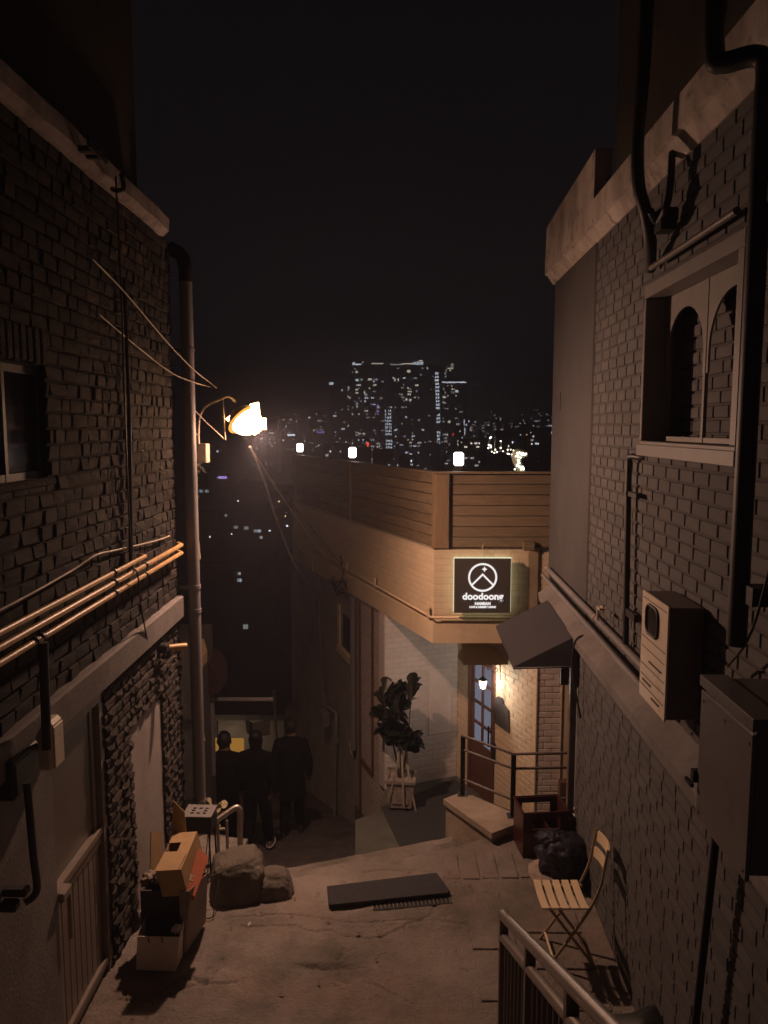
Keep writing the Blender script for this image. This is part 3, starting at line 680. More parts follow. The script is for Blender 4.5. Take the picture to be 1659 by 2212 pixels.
# ledge with sloping top
mb = MB(MR); prof = [(XRL+.02, 1.85), (XRL-.05, 1.85), (XRL-.06, 1.93), (XR-.013, 2.03), (XR+.1, 2.03), (XR+.1, 1.85)]
mb.prism([(x, 1.2, z) for x, z in prof], (0, 6.95, 0)); mb.build('ledge', M['plaster_dim'], RH)
mb = MB(MR); mb.box((XRL-.0, 6.45, 1.62), (XRL+1, 8.1, 1.85)); mb.build('lintel', M['plaster_dim'], RH)
mb = MB(MR); mb.box((2.25, 6.42, -.6), (2.4, 8.1, 1.62)); mb.box((XRL+.02, 6.30, -.3), (2.4, 6.42, 1.86)); mb.build('recess_wall', M['cdark'], RH)
# cornice and terrace parapet
cn = MB(MR); n = 40
for i in range(n):
    a = 1.0+(YC+.1-1.0)*i/n; b = 1.0+(YC+.1-1.0)*(i+1)/n
    pr = lambda w: [(XR+.4, 5.2), (XR-.012, 5.2+w), (XR-.075, 5.29+w), (XR-.10, 5.30), (XR-.105+w*.3, 5.47), (XR+.4, 5.49)]
    w0 = .005*mnoise.noise(Vector((a*4, 2, 5))); w1 = .005*mnoise.noise(Vector((b*4, 2, 5)))
    A_ = [(x, a, z) for x, z in pr(w0)]; B_ = [(x, b, z) for x, z in pr(w1)]
    fs = [(k, 6+k, 6+(k+1) % 6, (k+1) % 6) for k in range(6)]
    if i == 0: fs.append((0, 1, 2, 3, 4, 5))
    if i == n-1: fs.append((11, 10, 9, 8, 7, 6))
    cn.add(A_+B_, fs)
cn.build('cornice', M['cornice'], RH)
mb = MB(MR); mb.prism([(XR-.10, 6.32, 5.46), (XR-.10, YC+.09, 5.46), (XR-.098, YC+.085, 5.78), (XR-.095, 7.6, 5.82), (XR-.095, 6.32, 5.86)], (.13, 0, 0)); mb.box((XR+.031, YC-.04, 5.47), (XR+3, YC+.08, 5.80)); mb.build('parapet', M['cornice'], RH)
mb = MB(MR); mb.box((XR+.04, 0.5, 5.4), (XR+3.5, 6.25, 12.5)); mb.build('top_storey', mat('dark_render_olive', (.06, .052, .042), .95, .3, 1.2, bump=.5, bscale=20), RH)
mb = MB(MR); mb.box((XR+.3, 6.55, -.5), (XR+3.2, YC-.02, 5.25)); mb.build('inner_wall', M['plaster_dim'], RH)
# window enclosure with arched board
WY0, WY1, WZ0, WZ1 = 3.60, 5.08, 3.60, 4.54
wf = MB(MR); xo = XR+.14; xi = XR-.045
wf.box((xi, WY0, WZ0-.07), (xo, WY1, WZ0+.01), .004); wf.box((xi, WY0, WZ1-.03), (xo, WY1, WZ1+.05), .004)
wf.box((xi, WY1-.04, WZ0+.012), (xo, WY1, WZ1-.032), .004); wf.box((xi, WY0, WZ0+.012), (xo, WY0+.07, WZ1-.032), .004)
wf.box((xi-.012, WY0-.02, WZ0-.085), (xi+.03, WY1+.02, WZ0-.01), .004)
wf = wf.build('window', M['frame'], RH)
def arch_board():
    mb = MB(MR); xb = XR+.085; th = .012; y0, y1 = WY0+.072, WY1-.042; zt = WZ1-.034
    mid = (y0+y1)/2
    for a, b in ((y0, mid-.008), (mid+.008, y1)):
        c = (a+b)/2; r = (b-a)/2-.03; zs = zt-.10-r*.95; n = 20
        # spandrels between arch curve and top, as thin prisms
        pts = [(c+r*math.cos(PI-PI*k/n), zs+r*.95*math.sin(PI*k/n)) for k in range(n+1)]
        for k in range(n):
            (ya, za), (yb, zb) = pts[k], pts[k+1]
            mb.hexa([(xb, ya, za), (xb+th, ya, za), (xb+th, yb, zb), (xb, yb, zb), (xb, ya, zt), (xb+th, ya, zt), (xb+th, yb, zt), (xb, yb, zt)])
        mb.box((xb, a, zs-.12), (xb+th, a+.03, zt)); mb.box((xb, b-.03, zs-.12), (xb+th, b, zt))
    mb.box((xb-.004, mid-.014, WZ0+.012), (xb+th+.004, mid+.014, zt)); mb.box((xb, y0, WZ0+.012), (xb+.03, y1, WZ0+.04))
    return mb
arch_board().build('arched_board', M['frame'], wf)
# meter box
t = thing('meter_box', 'cream wall cabinet with a small rounded window standing on the ledge of the right house', 'cabinet', MR @ Vector((1.42, 4.15, 2.0)))
mx0, mx1, my0, my1, mz0, mz1 = 1.345, XR-.02, 3.93, 4.36, 2.17, 2.77
mb = MB(MR); mb.box((mx0+.012, my0, mz0), (mx1, my1, mz1), .006); mb.build('body', M['greysteel'], t)
mb = MB(MR); mb.box((mx0, my0-.004, mz0-.006), (mx0+.011, my1+.004, mz1+.006), .002); mb.build('door', M['cream'], t)
def rrect(cy, cz, w, h, r, n=5):
    out = []
    for sy, sz, a0 in ((1, 1, 0), (-1, 1, PI/2), (-1, -1, PI), (1, -1, 1.5*PI)):
        for k in range(n+1):
            a = a0+PI/2*k/n; out.append((cy+sy*(w/2-r)+r*math.cos(a), cz+sz*(h/2-r)+r*math.sin(a)))
    return out
mb = MB(MR); P = rrect(4.17, 2.64, .20, .16, .05); mb.tube([(mx0-.004, y, z) for y, z in P]+[(mx0-.004, *P[0])], .009, 6, cap=False)
mb.build('window_rim', M['dark'], t)
mb = MB(MR); mb.prism([(mx0-.003, y, z) for y, z in rrect(4.17, 2.64, .19, .15, .045)], (.002, 0, 0)); mb.build('pane', M['glassdark'], t)
for z in (2.52, 2.46, 2.36, 2.30, 2.24, 2.74):
    mb = MB(MR); mb.box((mx0-.003, my0+.02, z), (mx0+.001, my1-.02, z+.004)); mb.build('rib', M['greysteel'], t)
for z, y0, y1 in ((2.40, 4.0, 4.2), (2.27, 4.16, 4.30), (2.21, 4.02, 4.14)):
    mb = MB(MR); mb.box((mx0-.006, y0, z), (mx0+.001, y1, z+.008)); mb.build('slot', M['dark'], t)
# electric cabinet
t = thing('electric_cabinet', 'large grey metal electric cabinet fixed to the right wall near the camera', 'cabinet', MR @ Vector((1.35, 2.85, 2.1)))
mb = MB(MR); mb.box((1.212, 2.60, 2.12), (XR-.03, 3.06, 2.69), .004); mb.build('body', M['cab'], t)
mb = MB(MR); mb.box((1.195, 2.595, 2.10), (1.211, 3.065, 2.64), .003); mb.build('door', M['cab'], t)
for y_, z_ in ((2.62, 2.13), (3.04, 2.13), (2.62, 2.60), (3.04, 2.60), (2.83, 2.60)):
    mb = MB(MR); mb.disc((1.1945, y_, z_), (-1, 0, 0), .006, .003, 8); mb.build('screw', M['steel'], t)
mb = MB(MR); mb.box((1.190, 2.585, 2.655), (1.30, 3.075, 2.70), .003); mb.build('rain_hood', M['cab'], t)
mb = MB(MR); mb.tube([(1.42, 2.72, 2.69), (1.42, 2.72, 2.72)], .05, 16); mb.tube([(1.42, 2.72, 2.72), (1.42, 2.72, 2.80), (1.5, 2.74, 2.84)], .02, 8); mb.build('cable_gland', M['dark'], t)
mb = MB(MR); mb.box((1.18, 3.07, 2.24), (1.21, 3.10, 2.29)); mb.box((1.17, 3.07, 2.22), (1.185, 3.14, 2.235)); mb.build('latch', M['black'], t)
# pipes and cables on the right house
def rp(pts): return [MR @ Vector(p) for p in pts]
rpipe = lambda label, pts, r, m, **k: pipe_run('wall_pipe', label, rp(pts), r, M[m], **k)
rpipe('upper of two pale pipes lying along the ledge of the right house', [(1.49, 8.2, 2.20), (1.49, 4.37, 2.19)], .026, 'pvc', clips=[(MR @ Vector((1.49, 8.1, 2.2)), MR @ Vector((0, 1, 0))), (MR @ Vector((1.49, 6.0, 2.195)), MR @ Vector((0, 1, 0)))], cm=M['pvcw'])
rpipe('lower of two pale pipes lying along the ledge of the right house', [(1.45, 8.18, 2.12), (1.45, 4.37, 2.10)], .020, 'pvc')
rpipe('thin dark downpipe with an elbow below the arched window of the right house', curve_pts([(1.56, 5.10, 3.50), (1.53, 5.14, 3.50), (1.50, 5.24, 3.50), (1.50, 5.27, 3.45), (1.50, 5.27, 3.3)], 4)+[(1.50, 5.2, 2.2)], .021, 'dark',
      clips=[(MR @ Vector((1.50, 5.265, 3.25)), (0, 0, 1))])
mb = MB(MR); mb.box((1.49, 5.05, 3.235), (1.52, 5.27, 3.265)); tag(mb.build('pipe_bracket', M['dark']), 'upper dark steel bracket on the thin downpipe just below the arched window', 'bracket')
mb = MB(MR); mb.box((1.49, 5.0, 2.42), (1.52, 5.2, 2.47)); tag(mb.build('pipe_bracket', M['dark']), 'lower dark steel bracket on the thin downpipe beside the meter box', 'bracket')
t = thing('drainpipe', 'thick black drainpipe rising over the right cornice beside the arched window', 'pipe', MR @ Vector((1.42, 3.35, 2.3)))
mb = MB(MR); mb.tube(curve_pts([(1.25, 3.45, 6.6), (1.27, 3.46, 5.6), (1.28, 3.46, 5.26), (1.31, 3.44, 5.21), (1.40, 3.36, 5.2), (1.44, 3.33, 5.15), (1.44, 3.33, 5.0)], 5)+[(1.44, 3.33, 2.75)], .042, 14); mb.build('pipe', M['black'], t)
mb = MB(MR); mb.box((1.44, 3.2, 2.95), (XR, 3.3, 3.03)); mb.build('bracket', M['black'], t)
mb = MB(MR); mb.box((1.44, 3.2, 4.6), (XR, 3.3, 4.68)); mb.build('bracket', M['black'], t)
rpipe('dark near drainpipe at the right edge of the view', [(1.30, 2.55, 6.0), (1.34, 2.58, 3.4), (1.42, 2.62, 2.9)], .03, 'black')
t = thing('cable_bundle', 'thick black cable bundle hanging over the right cornice and looping to the wall', 'cable', MR @ Vector((1.4, 4.8, 4.6)))
mb = MB(MR); mb.tube(curve_pts([atR(1400, -60, X=1.28), atR(1392, 120, X=1.28), atR(1378, 300, X=1.29), atR(1380, 400, X=1.31), atR(1395, 460, X=1.36), atR(1404, 520, X=1.42), atR(1405, 580, X=1.5)]), .036, 10); mb.build('cable', M['black'], t)
mb = MB(MR); mb.tube(curve_pts([atR(1452, 330, X=1.5), atR(1448, 400, X=1.46), atR(1438, 450, X=1.42), atR(1420, 480, X=1.42), atR(1405, 455, X=1.36)]), .02, 8); mb.box((1.41, 4.5, 4.80), (1.50, 4.62, 4.92)); mb.build('loop', M['black'], t)
rpipe('long dark conduit sloping above the arched window of the right house', [atR(1407, 578, X=1.47), atR(1592, 455, X=1.45)], .018, 'greysteel')
cable('thin black cable hanging beside the near drainpipe on the right house', [MR @ Vector(p) for p in curve_pts([(1.45, 3.0, 5.4), (1.46, 3.02, 4.4), (1.44, 2.95, 3.6), (1.46, 3.2, 2.9), (1.48, 3.5, 2.6)])], .006)
cable('black cable curling out of the wall under the ledge beside the awning', [MR @ Vector(p) for p in curve_pts([(1.50, 6.3, 1.98), (1.40, 6.28, 1.94), (1.37, 6.25, 1.75), (1.40, 6.22, 1.5), (1.44, 6.2, 1.3)])], .008)
rpipe('black waste pipe running down the lower right wall under the electric cabinet', [atR(1546, 1815, X=1.38), atR(1497, 2260, X=1.38)], .018, 'black')
mb = MB(MR); mb.tube([(1.44, 5.75, 2.24), (1.44, 5.75, 2.34), (1.47, 5.70, 2.36)], .010, 6); mb.box((1.43, 5.66, 2.34), (1.47, 5.76, 2.355)); tag(mb.build('gas_valve', M['pvcw']), 'small valve on the pipes along the right ledge', 'valve')

# awning on the right house
t = thing('awning', 'grey cloth awning projecting from the right house over its doorway', 'awning', MR @ Vector((1.4, 7, 1.7)))
a0 = Vector((1.41, 6.40, 1.93)); a1_ = Vector((1.41, 7.66, 1.96)); b0 = Vector((.93, 6.55, 1.62)); b1_ = Vector((.91, 7.72, 1.68)); c0 = Vector((1.41, 6.38, 1.68)); c1 = Vector((1.41, 7.66, 1.70))
mb = MB(MR); mb.add([a0, a1_, b1_, b0, a0-Vector((0, 0, .012)), a1_-Vector((0, 0, .012)), b1_-Vector((0, 0, .012)), b0-Vector((0, 0, .012))], [(0, 3, 2, 1), (4, 5, 6, 7), (0, 4, 7, 3), (3, 7, 6, 2), (2, 6, 5, 1), (1, 5, 4, 0)]); mb.build('canopy_cloth', M['awning'], t)
mb = MB(MR); mb.prism([a0-Vector((0, .002, .013)), b0-Vector((0, .002, .013)), c0], (0, .006, 0)); mb.build('side_cheek', M['awning'], t)
mb = MB(MR); mb.prism([a1_-Vector((0, 0, .013)), b1_-Vector((0, 0, .013)), c1], (0, .006, 0)); mb.build('side_cheek', M['awning'], t)
mb = MB(MR); mb.tube([c0, b0-Vector((0, 0, .014)), b1_-Vector((0, 0, .014)), c1], .009, 6); mb.build('frame', M['dark'], t)
# steel post at the end of the lower wall
mb = MB(MR); mb.box((1.40, 6.43, -.02), (1.455, 6.50, 1.85), .004); tag(mb.build('door_post', M['greysteel']), 'grey steel post at the end of the lower right wall under the awning', 'post')
# dark red louvred shutter beyond
t = thing('louvred_shutter', 'dark red louvred shutter half hidden under the awning', 'shutter', MR @ Vector((1.62, 7.3, 1.2)))
for k in range(5):
    mb = MB(MR); x = 1.555+k*.022; mb.box((x, 7.60, 1.10), (x+.014, 7.66, 1.66), .003); mb.build('slat', M['brownwood'], t)
mb = MB(MR); mb.box((1.665, 7.58, 1.08), (1.76, 7.68, 1.62), .004); mb.box((1.553, 7.67, 1.08), (1.76, 7.69, 1.66)); mb.build('frame', M['brownwood'], t)

# ================================================================== CAFE
CF = thing('cafe_building', 'cream painted cafe building with a terrace on its roof at the end of the alley', 'cafe', (.5, 10, TZ))
nL = -BX                                     # outward normal of the left facade
FE = FC+AX*6.26
def fp(s, z=0, out=0): p = FC+AX*s+nL*out; return (p.x, p.y, z)
PLF = (FC.copy(), nL.copy())
CX1 = 1.62
# upper band: brick above, render below
brick_wall(CF, FC, (CX1, 8.8), 1.44, 2.285, (0, -1), .19, .064, .010, .05, M['cbrick'], M['cmortar'], rough=.0, key='cb', wname='front_fascia', recess=.003, thick=.2, nmax=120)
brick_wall(CF, FC+nL*0, FE, 1.44, 2.285, (nL.x, nL.y), .19, .064, .010, .05, M['cbrick'], M['cmortar'], rough=.0, key='cb', wname='side_fascia', recess=.003, thick=.2, nmax=300)
brick_wall(CF, (1.75, 8.86), (2.6, 8.86), 1.2, 2.25, (0, -1), .19, .064, .010, .05, M['cbrick'], M['cmortar'], rough=.0, key='cb', wname='rear_fascia', recess=.003, thick=.2, nmax=80)
mb = MB(); mb.prism([(CX1, 8.795, 0), (1.74, 8.83, 0), (1.77, 8.86, 0), (1.77, 9.1, 0), (CX1, 9.1, 0)], (0, 0, 1)); 
for i, v in enumerate(mb.v): v.z = 1.19 if v.z < .5 else 2.30
mb.build('corner_pilaster', M['cplaster'], CF)
mb = MB(); mb.box((1.56, 8.79, 2.28), (1.69, 8.95, 2.38), .004); mb.build('coping_block', M['wood'], CF)
o = .018
q = [Vector(fp(0))+Vector((0, -o, 0))+nL*o*.7, Vector((CX1, 8.8-o, 0)), Vector((CX1, 9.3, 0)), FE+BX*.5, FE+nL*o]
mb = MB(); mb.prism([(p.x, p.y, 1.185) for p in q], (0, 0, .255)); mb.build('beam', M['cplaster'], CF)
# roof slab and soffit
q = [FC+Vector((.02, .03, 0)), Vector((2.6, 8.95, 0)), Vector((3.4, 14, 0)), FE+BX*.3]
mb = MB(); mb.prism([(p.x, p.y, 1.30) for p in q], (0, 0, .9)); mb.build('roof_slab', M['cplaster'], CF)
# alcove: back wall and door wall
K0 = Vector((-.05, 10.18, 0)); K1 = Vector((.985, 10.602, 0)); K2 = K1-AX*2.0
brick_wall(CF, K0, K1, TZ, 1.19, (-AX.x, -AX.y), .19, .064, .010, .05, M['abrick'], M['amortar'], rough=.0, key='ab', wname='alcove_wall', recess=.003, thick=.2, nmax=220)
brick_wall(CF, K1, K2, TZ, 1.19, (nL.x, nL.y), .19, .064, .010, .05, M['cbrick'], M['cmortar'], rough=.0, key='cb', wname='door_wall', recess=.003, thick=.2, nmax=260,
           holes=[(.33, 1.06, TZ, .69)] if (nL.cross(up)).dot(K1-K2) < 0 else [(2-1.06, 2-.33, TZ, .69)])
brick_wall(CF, K2+Vector((.01, 0, 0)), K2+Vector((.29, 0, 0)), TZ, 1.19, (0, -1), .19, .067, .009, .05, M['abrick'], M['cmortar'], rough=.12, key='cbr', wname='brick_pier', recess=.009, thick=.2, nmax=100)
mb = MB(); mb.box((K2.x+.30, K2.y-.002, TZ), (K2.x+.9, K2.y+.2, 1.19)); mb.build('render_strip', M['cplaster'], CF)
mb = MB(); mb.box((K2.x+.28, K2.y-.12, TZ), (K2.x+.9, K2.y-.01, -.45)); mb.build('wall_base', M['brownwood'], CF)
mb = MB(); mb.box((K2.x-.006, K2.y-.018, TZ), (K2.x+.006, K2.y-.004, 1.19)); mb.box((K2.x+.286, K2.y-.018, TZ), (K2.x+.298, K2.y-.004, 1.19)); mb.build('corner_bead', M['cplaster'], CF)
# panel in the alcove wall
u1 = (K1-K0).normalized(); n1 = -AX
mb = MB(); mb.obox(K0+u1*.66+n1*.0+up*(-.62), u1*.36, n1*.012, up*.95, .004); mb.build('hatch', M['abrick'], CF)
# door with eight panes
dp_ = lambda t, z, o=0: (K1-AX*t+nL*o)+up*z
dr = MB(); dz0, dz1, t0, t1 = TZ, .68, .335, 1.055
def dbox(t0, t1, z0, z1, o0, o1, m=dr, c=.004): m.obox(dp_(t0, z0, o0), -AX*(t1-t0), nL*(o1-o0), up*(z1-z0), c)
dbox(t0, t0+.05, dz0, dz1, -.10, .012); dbox(t1-.05, t1, dz0, dz1, -.10, .012); dbox(t0, t1, dz1-.05, dz1, -.10, .010)
door = dr.build('door', M['brownwood'], CF)
leaf = MB(); dbox(t0+.055, t1-.055, dz0+.02, -.56, -.05, -.01, leaf); tl = [t0+.055, t0+.13, .67, .72, t1-.13, t1-.055]
for a, b in ((tl[0], tl[1]), (tl[2], tl[3]), (tl[4], tl[5])): dbox(a, b, -.56, dz1-.05, -.05, -.01, leaf)
zz = [-.56+i*(dz1-.05+.52)/4 for i in range(5)]
for i in range(1, 5): dbox(tl[1], tl[4], zz[i]-.045, zz[i], -.048, -.012, leaf)
leaf.build('door_leaf', M['brownwood'], door)
for i in range(4):
    for a, b in ((tl[1], tl[2]), (tl[3], tl[4])):
        p = MB(); dbox(a, b, zz[i], zz[i+1]-.045, -.034, -.028, p, 0); p.build('pane', M['pane_blue'], door)
mb = MB(); mb.tube([dp_(t1-.11, -.48, .03), dp_(t1-.11, -.2, .03)], .012, 8); mb.tube([dp_(t1-.11, -.45, .03), dp_(t1-.11, -.45, -.02)], .008, 6); mb.tube([dp_(t1-.11, -.23, .03), dp_(t1-.11, -.23, -.02)], .008, 6)
mb.obox(dp_(t1-.02, -.62, .0), -AX*.06, nL*.05, up*.24, .01); mb.build('handle', M['black'], door)
# little hood over the door
hb = at(1003, 1437, Y=9.35); hx0, hz0 = hb.x, hb.z; ht = at(1001, 1399, Y=9.62)
mb = MB(); mb.add([(hx0-.005, 9.35, hz0), (1.72, 9.35, hz0+.01), (1.72, 9.66, hz0+.02), (hx0-.06, 9.66, hz0+.02), (ht.x, 9.62, ht.z), (1.72, 9.62, ht.z), (1.72, 9.66, ht.z), (ht.x-.01, 9.66, ht.z)],
    [(0, 3, 2, 1), (0, 1, 5, 4), (4, 5, 6, 7), (3, 0, 4, 7), (1, 2, 6, 5), (2, 3, 7, 6)])
mb.obox((hx0, 9.66, ht.z-.02), (1.72-hx0, 0, 0), (0, .5, 0), (0, 0, .02)); mb.build('hood', M['cplaster'], CF)
# lower left facade: brick near the corner, render beyond
SI = -.03
A0 = K0+nL*0
def fq(s, z, out=0): return FC+AX*s+nL*(out+SI)+up*z
s0 = (K0-FC).dot(AX)
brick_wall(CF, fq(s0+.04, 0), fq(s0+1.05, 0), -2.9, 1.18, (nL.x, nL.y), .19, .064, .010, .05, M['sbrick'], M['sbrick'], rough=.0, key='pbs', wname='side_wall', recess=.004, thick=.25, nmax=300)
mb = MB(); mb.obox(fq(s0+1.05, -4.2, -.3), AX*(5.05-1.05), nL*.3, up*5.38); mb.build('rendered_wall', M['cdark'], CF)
mb = MB(); mb.obox(fq(s0+.03, -3.2, -.02), AX*1.3, nL*.035, up*1.05, .004); mb.build('plinth', M['sage'], CF)
def fat(u, v, out=0.0):
    return at(u, v, pl=(FC+nL*(SI+out), nL))
# tall brown window frame
def fbar(u0, v0, u1, v1, w, out, mbx):
    a = fat(u0, v0); b = fat(u1, v1); d = (b-a); ln = d.length; dn = d.normalized(); side = dn.cross(nL).normalized()
    mbx.obox(a-side*w/2+nL*.0, d, nL*out, side*w, .003)
wfm = MB(); fbar(806, 1305, 806, 1672, .06, .02, wfm); fbar(778, 1300, 780, 1765, .05, .02, wfm); fbar(780, 1640, 806, 1672, .08, .022, wfm); wfm = wfm.build('window', M['brownwood'], CF)

wfm = MB(); fbar(734, 1305, 735, 1400, .10, .03, wfm); fbar(733, 1398, 765, 1432, .12, .05, wfm); fbar(764, 1330, 764, 1420, .05, .03, wfm); wfm = wfm.build('window', M['cplaster'], CF)
p = MB(); p.add([fat(741, 1325, .01), fat(760, 1340, .01), fat(760, 1415, .01), fat(741, 1396, .01)], [(0, 1, 2, 3)]); p.build('pane', M['glassdark'], wfm)

# wooden fence on the terrace edge
FN = thing('wooden_fence', 'stained wooden plank fence with a flat cap along the cafe roof edge', 'fence', (1.2, 8.84, 2.29))
zb = 2.30; ph = .116
def plank(org, d, nrm, z, h, th=.022):
    p = MB(); p.obox(Vector(org)+up*z, d, Vector(nrm)*-th, up*h, .004); p.build('plank', M['wood'], FN)
for k in range(7):
    z = zb+.008+k*(ph+.007)
    plank((.735, 8.845, 0), Vector((1.55, 0, 0)), (0, -1, 0), z, ph)
    plank(FC+AX*.10-nL*.04, AX*2.90, nL, z, ph); plank(FC+AX*3.08-nL*.04, AX*3.1, nL, z, ph)
for a, b in ((.54, .70),):
    p = MB(); p.box((a, 8.80, zb), (b, 8.83, 3.165), .004); p.build('corner_board', M['woodp'], FN)
p = MB(); p.obox(FC+AX*.005-nL*.012+up*zb, AX*.09, -nL*.03, up*.87, .003); p.build('corner_board', M['woodp'], FN)
for s in (3.01, 6.15):
    p = MB(); p.obox(FC+AX*s-nL*.02+up*zb, AX*.07, -nL*.05, up*.87, .003); p.build('post', M['woodp'], FN)
p = MB(); q = [FC+Vector((-.02, -.03, 0)), Vector((2.3, 8.77, 0)), Vector((2.3, 8.90, 0)), FC+Vector((.06, .10, 0))]
p.prism([(x.x, x.y, 3.168) for x in q], (0, 0, .022)); p.build('cap', M['wood'], FN)
p = MB(); q = [FC+Vector((-.02, -.028, 0)), FC+Vector((.058, .098, 0)), FC+AX*6.25-nL*.09, FC+AX*6.25+nL*.02]
p.prism([(x.x, x.y, 3.167) for x in q], (0, 0, .022)); p.build('cap', M['wood'], FN)
# sign
SG = thing('cafe_sign', 'square dark sign with a glowing mountain emblem reading doodoong on the cafe wall', 'sign', (1.085, 8.7, 1.9))
sx0, sx1, sz0, sz1 = .755, 1.40, 1.575, 2.205; sy = 8.66
mb = MB(); mb.box((sx0, sy, sz0), (sx1, sy+.035, sz1), .003); mb.build('panel', M['signface'], SG)
mb = MB(); mb.box((sx0-.007, sy+.037, sz0+.004), (sx1+.009, sy+.050, sz1+.013), .003); mb.build('backlight', M['signhalo'], SG)
mb = MB(); mb.box((sx0+.1, sy+.05, 1.8), (sx0+.14, 8.80, 1.84)); mb.box((sx1-.14, sy+.05, 1.8), (sx1-.10, 8.80, 1.84)); mb.build('bracket', M['dark'], SG)
cxs, czs, R_ = (sx0+sx1)/2+.0, 1.990, .155
def ring(cx, cz, r, w, y0, y1, n=48):
    mbx = MB(); vs = []
    for k in range(n):
        a = 2*PI*k/n
        for rr, yy in ((r-w/2, y0), (r+w/2, y0), (r+w/2, y1), (r-w/2, y1)): vs.append((cx+rr*math.cos(a), yy, cz+rr*math.sin(a)))
    fs = []
    for k in range(n):
        q = (k+1) % n
        for j in range(4): fs.append((k*4+j, k*4+(j+1) % 4, q*4+(j+1) % 4, q*4+j))
    mbx.add(vs, fs); return mbx
yl0, yl1 = sy-.010, sy-.001
ring(cxs, czs, R_, .021, yl0, yl1).build('emblem_ring', M['signlit'], SG)
mb = MB()
for sgn in (-1, 1):
    a = Vector((cxs, yl0, czs+.035)); b = Vector((cxs+sgn*.122, yl0, czs-.088)); d = (b-a).normalized(); sd = Vector((-d.z, 0, d.x))*.0095
    mb.prism([a-sd-d*.008, a+sd-d*.008, b+sd, b-sd], (0, .008, 0))
mb.build('emblem_mountain', M['signlit'], SG)
mb = MB(); P = []
for k in range(8):
    a = PI/2+k*PI/4; r = .032 if k % 2 == 0 else .0145; P.append((cxs+.02+r*math.cos(a), yl0, czs+.095+r*math.sin(a)))
mb.prism(P, (0, .008, 0)); mb.build('emblem_star', M['signlit'], SG)
text_mesh('doodoong', .108, .004, 'lettering', M['signlit'], SG, (cxs+.004, yl0, 1.735), (1, 0, 0), (0, 0, 1), sx=1.04, offset=.0035, space=1.0)
text_mesh('NAMSAN', .044, .003, 'lettering', M['signlit'], SG, (cxs+.004, yl0, 1.672), (1, 0, 0), (0, 0, 1), sx=1.0, offset=.0022)
text_mesh('CAFE & DESSERT DRINK', .031, .003, 'lettering', M['signlit'], SG, (cxs+.004, yl0, 1.636), (1, 0, 0), (0, 0, 1), sx=.92, offset=.0014)
cable('short white cable hanging from the fence down to the top of the sign', curve_pts([(1.10, 8.78, 2.36), (1.08, 8.76, 2.31), (1.11, 8.75, 2.27), (1.09, 8.70, 2.21)]), .005, 'pvcw')
# pipe along the beam
pp = [fat(675, 1246, .08), fat(675, 1188, .08)]
e0 = FC+nL*.06; 
t = thing('wall_pipe', 'cream pipe running along the cafe fascia above the beam', 'pipe', (.5, 8.75, 1.5))
P0 = at(675, 1187, pl=(FC+nL*.07, nL)); P1 = Vector((.50, 8.73, 1.505))
mb = MB(); mb.tube([P0-up*.38, P0, P1, Vector((1.55, 8.74, 1.495))], .014, 8); mb.build('pipe', M['cplaster'], t)
for k, f_ in enumerate((.12, .38, .62, .98)):
    c = P0.lerp(P1, f_); mb = MB(); mb.box(c-Vector((.012, .012, .03)), c+Vector((.02, .05, .10)), .003); mb.build('clip', M['cplaster'], t)
mb = MB(); mb.tube([Vector((.62, 8.77, 1.45)), Vector((1.62, 8.77, 1.455))], .010, 8); mb.build('lower_pipe', M['cplaster'], t)
# gas riser with meter on the side wall
t = thing('gas_riser', 'pale gas pipe with a meter running down the side wall of the cafe', 'pipe', fat(723, 1771, .08))
mb = MB(); mb.tube([fat(688, 1246, .07), fat(690, 1330, .07), fat(697, 1498, .07)], .022, 8); mb.build('pipe', M['pvc'], t)
mb = MB(); mb.tube([fat(697, 1498, .07), fat(703, 1525, .07), fat(726, 1540, .1), fat(727, 1568, .1), fat(725, 1600, .1), fat(723, 1690, .1), fat(723, 1766, .1)], .030, 10); mb.build('pipe', M['pvc'], t)
mb = MB(); mb.tube([fat(725, 1596, .1), fat(725, 1604, .1)], .06, 12); mb.tube([fat(723, 1692, .1), fat(723, 1698, .1)], .042, 12); mb.build('joint', M['pvc'], t)
c = fat(709, 1550, .12); mb = MB(); mb.obox(c-AX*.12-up*.13, AX*.24, nL*.12, up*.26, .02); mb.build('meter', M['pvc'], t)
mb = MB(); mb.obox(fat(768, 1290, .03), AX*.07, nL*.07, up*-2.4, .01); tag(mb.build('downpipe', M['pvc']), 'square brown-grey downpipe beside the tall window on the cafe side wall', 'pipe')
mb = MB(); mb.add([fat(755, 1600, .03), fat(763, 1607, .03), fat(764, 1640, .03), fat(756, 1626, .03), fat(755, 1600, .0), fat(763, 1607, .0), fat(764, 1640, .0), fat(756, 1626, .0)], [(0, 1, 2, 3), (0, 4, 5, 1), (1, 5, 6, 2), (2, 6, 7, 3), (3, 7, 4, 0)])
tag(mb.build('wall_notice', M['white']), 'small white notice fixed low on the side wall of the cafe', 'notice')
# tangle of wires
rnd = random.Random(11)
t = thing('wire_tangle', 'tangle of black wires under the beam on the side of the cafe', 'wires', fat(735, 1265, .1))
for k in range(9):
    a = fat(712+rnd.random()*10, 1245+rnd.random()*14, .08); b = fat(738+rnd.random()*14, 1255+rnd.random()*40, .08)
    m1 = a.lerp(b, .4)+Vector((0, -.05*rnd.random(), -.18*rnd.random())); m2 = a.lerp(b, .75)+Vector((0, -.05, .08*rnd.random()))
    mb = MB(); mb.tube(curve_pts([a, m1, m2, b], 6), .007, 5); mb.build('wire', M['black'], t)
mb = MB(); mb.tube(curve_pts([fat(735, 1200, .1), fat(741, 1240, .1), fat(733, 1260, .1), fat(743, 1275, .12)]), .010, 6); mb.build('wire', M['black'], t)
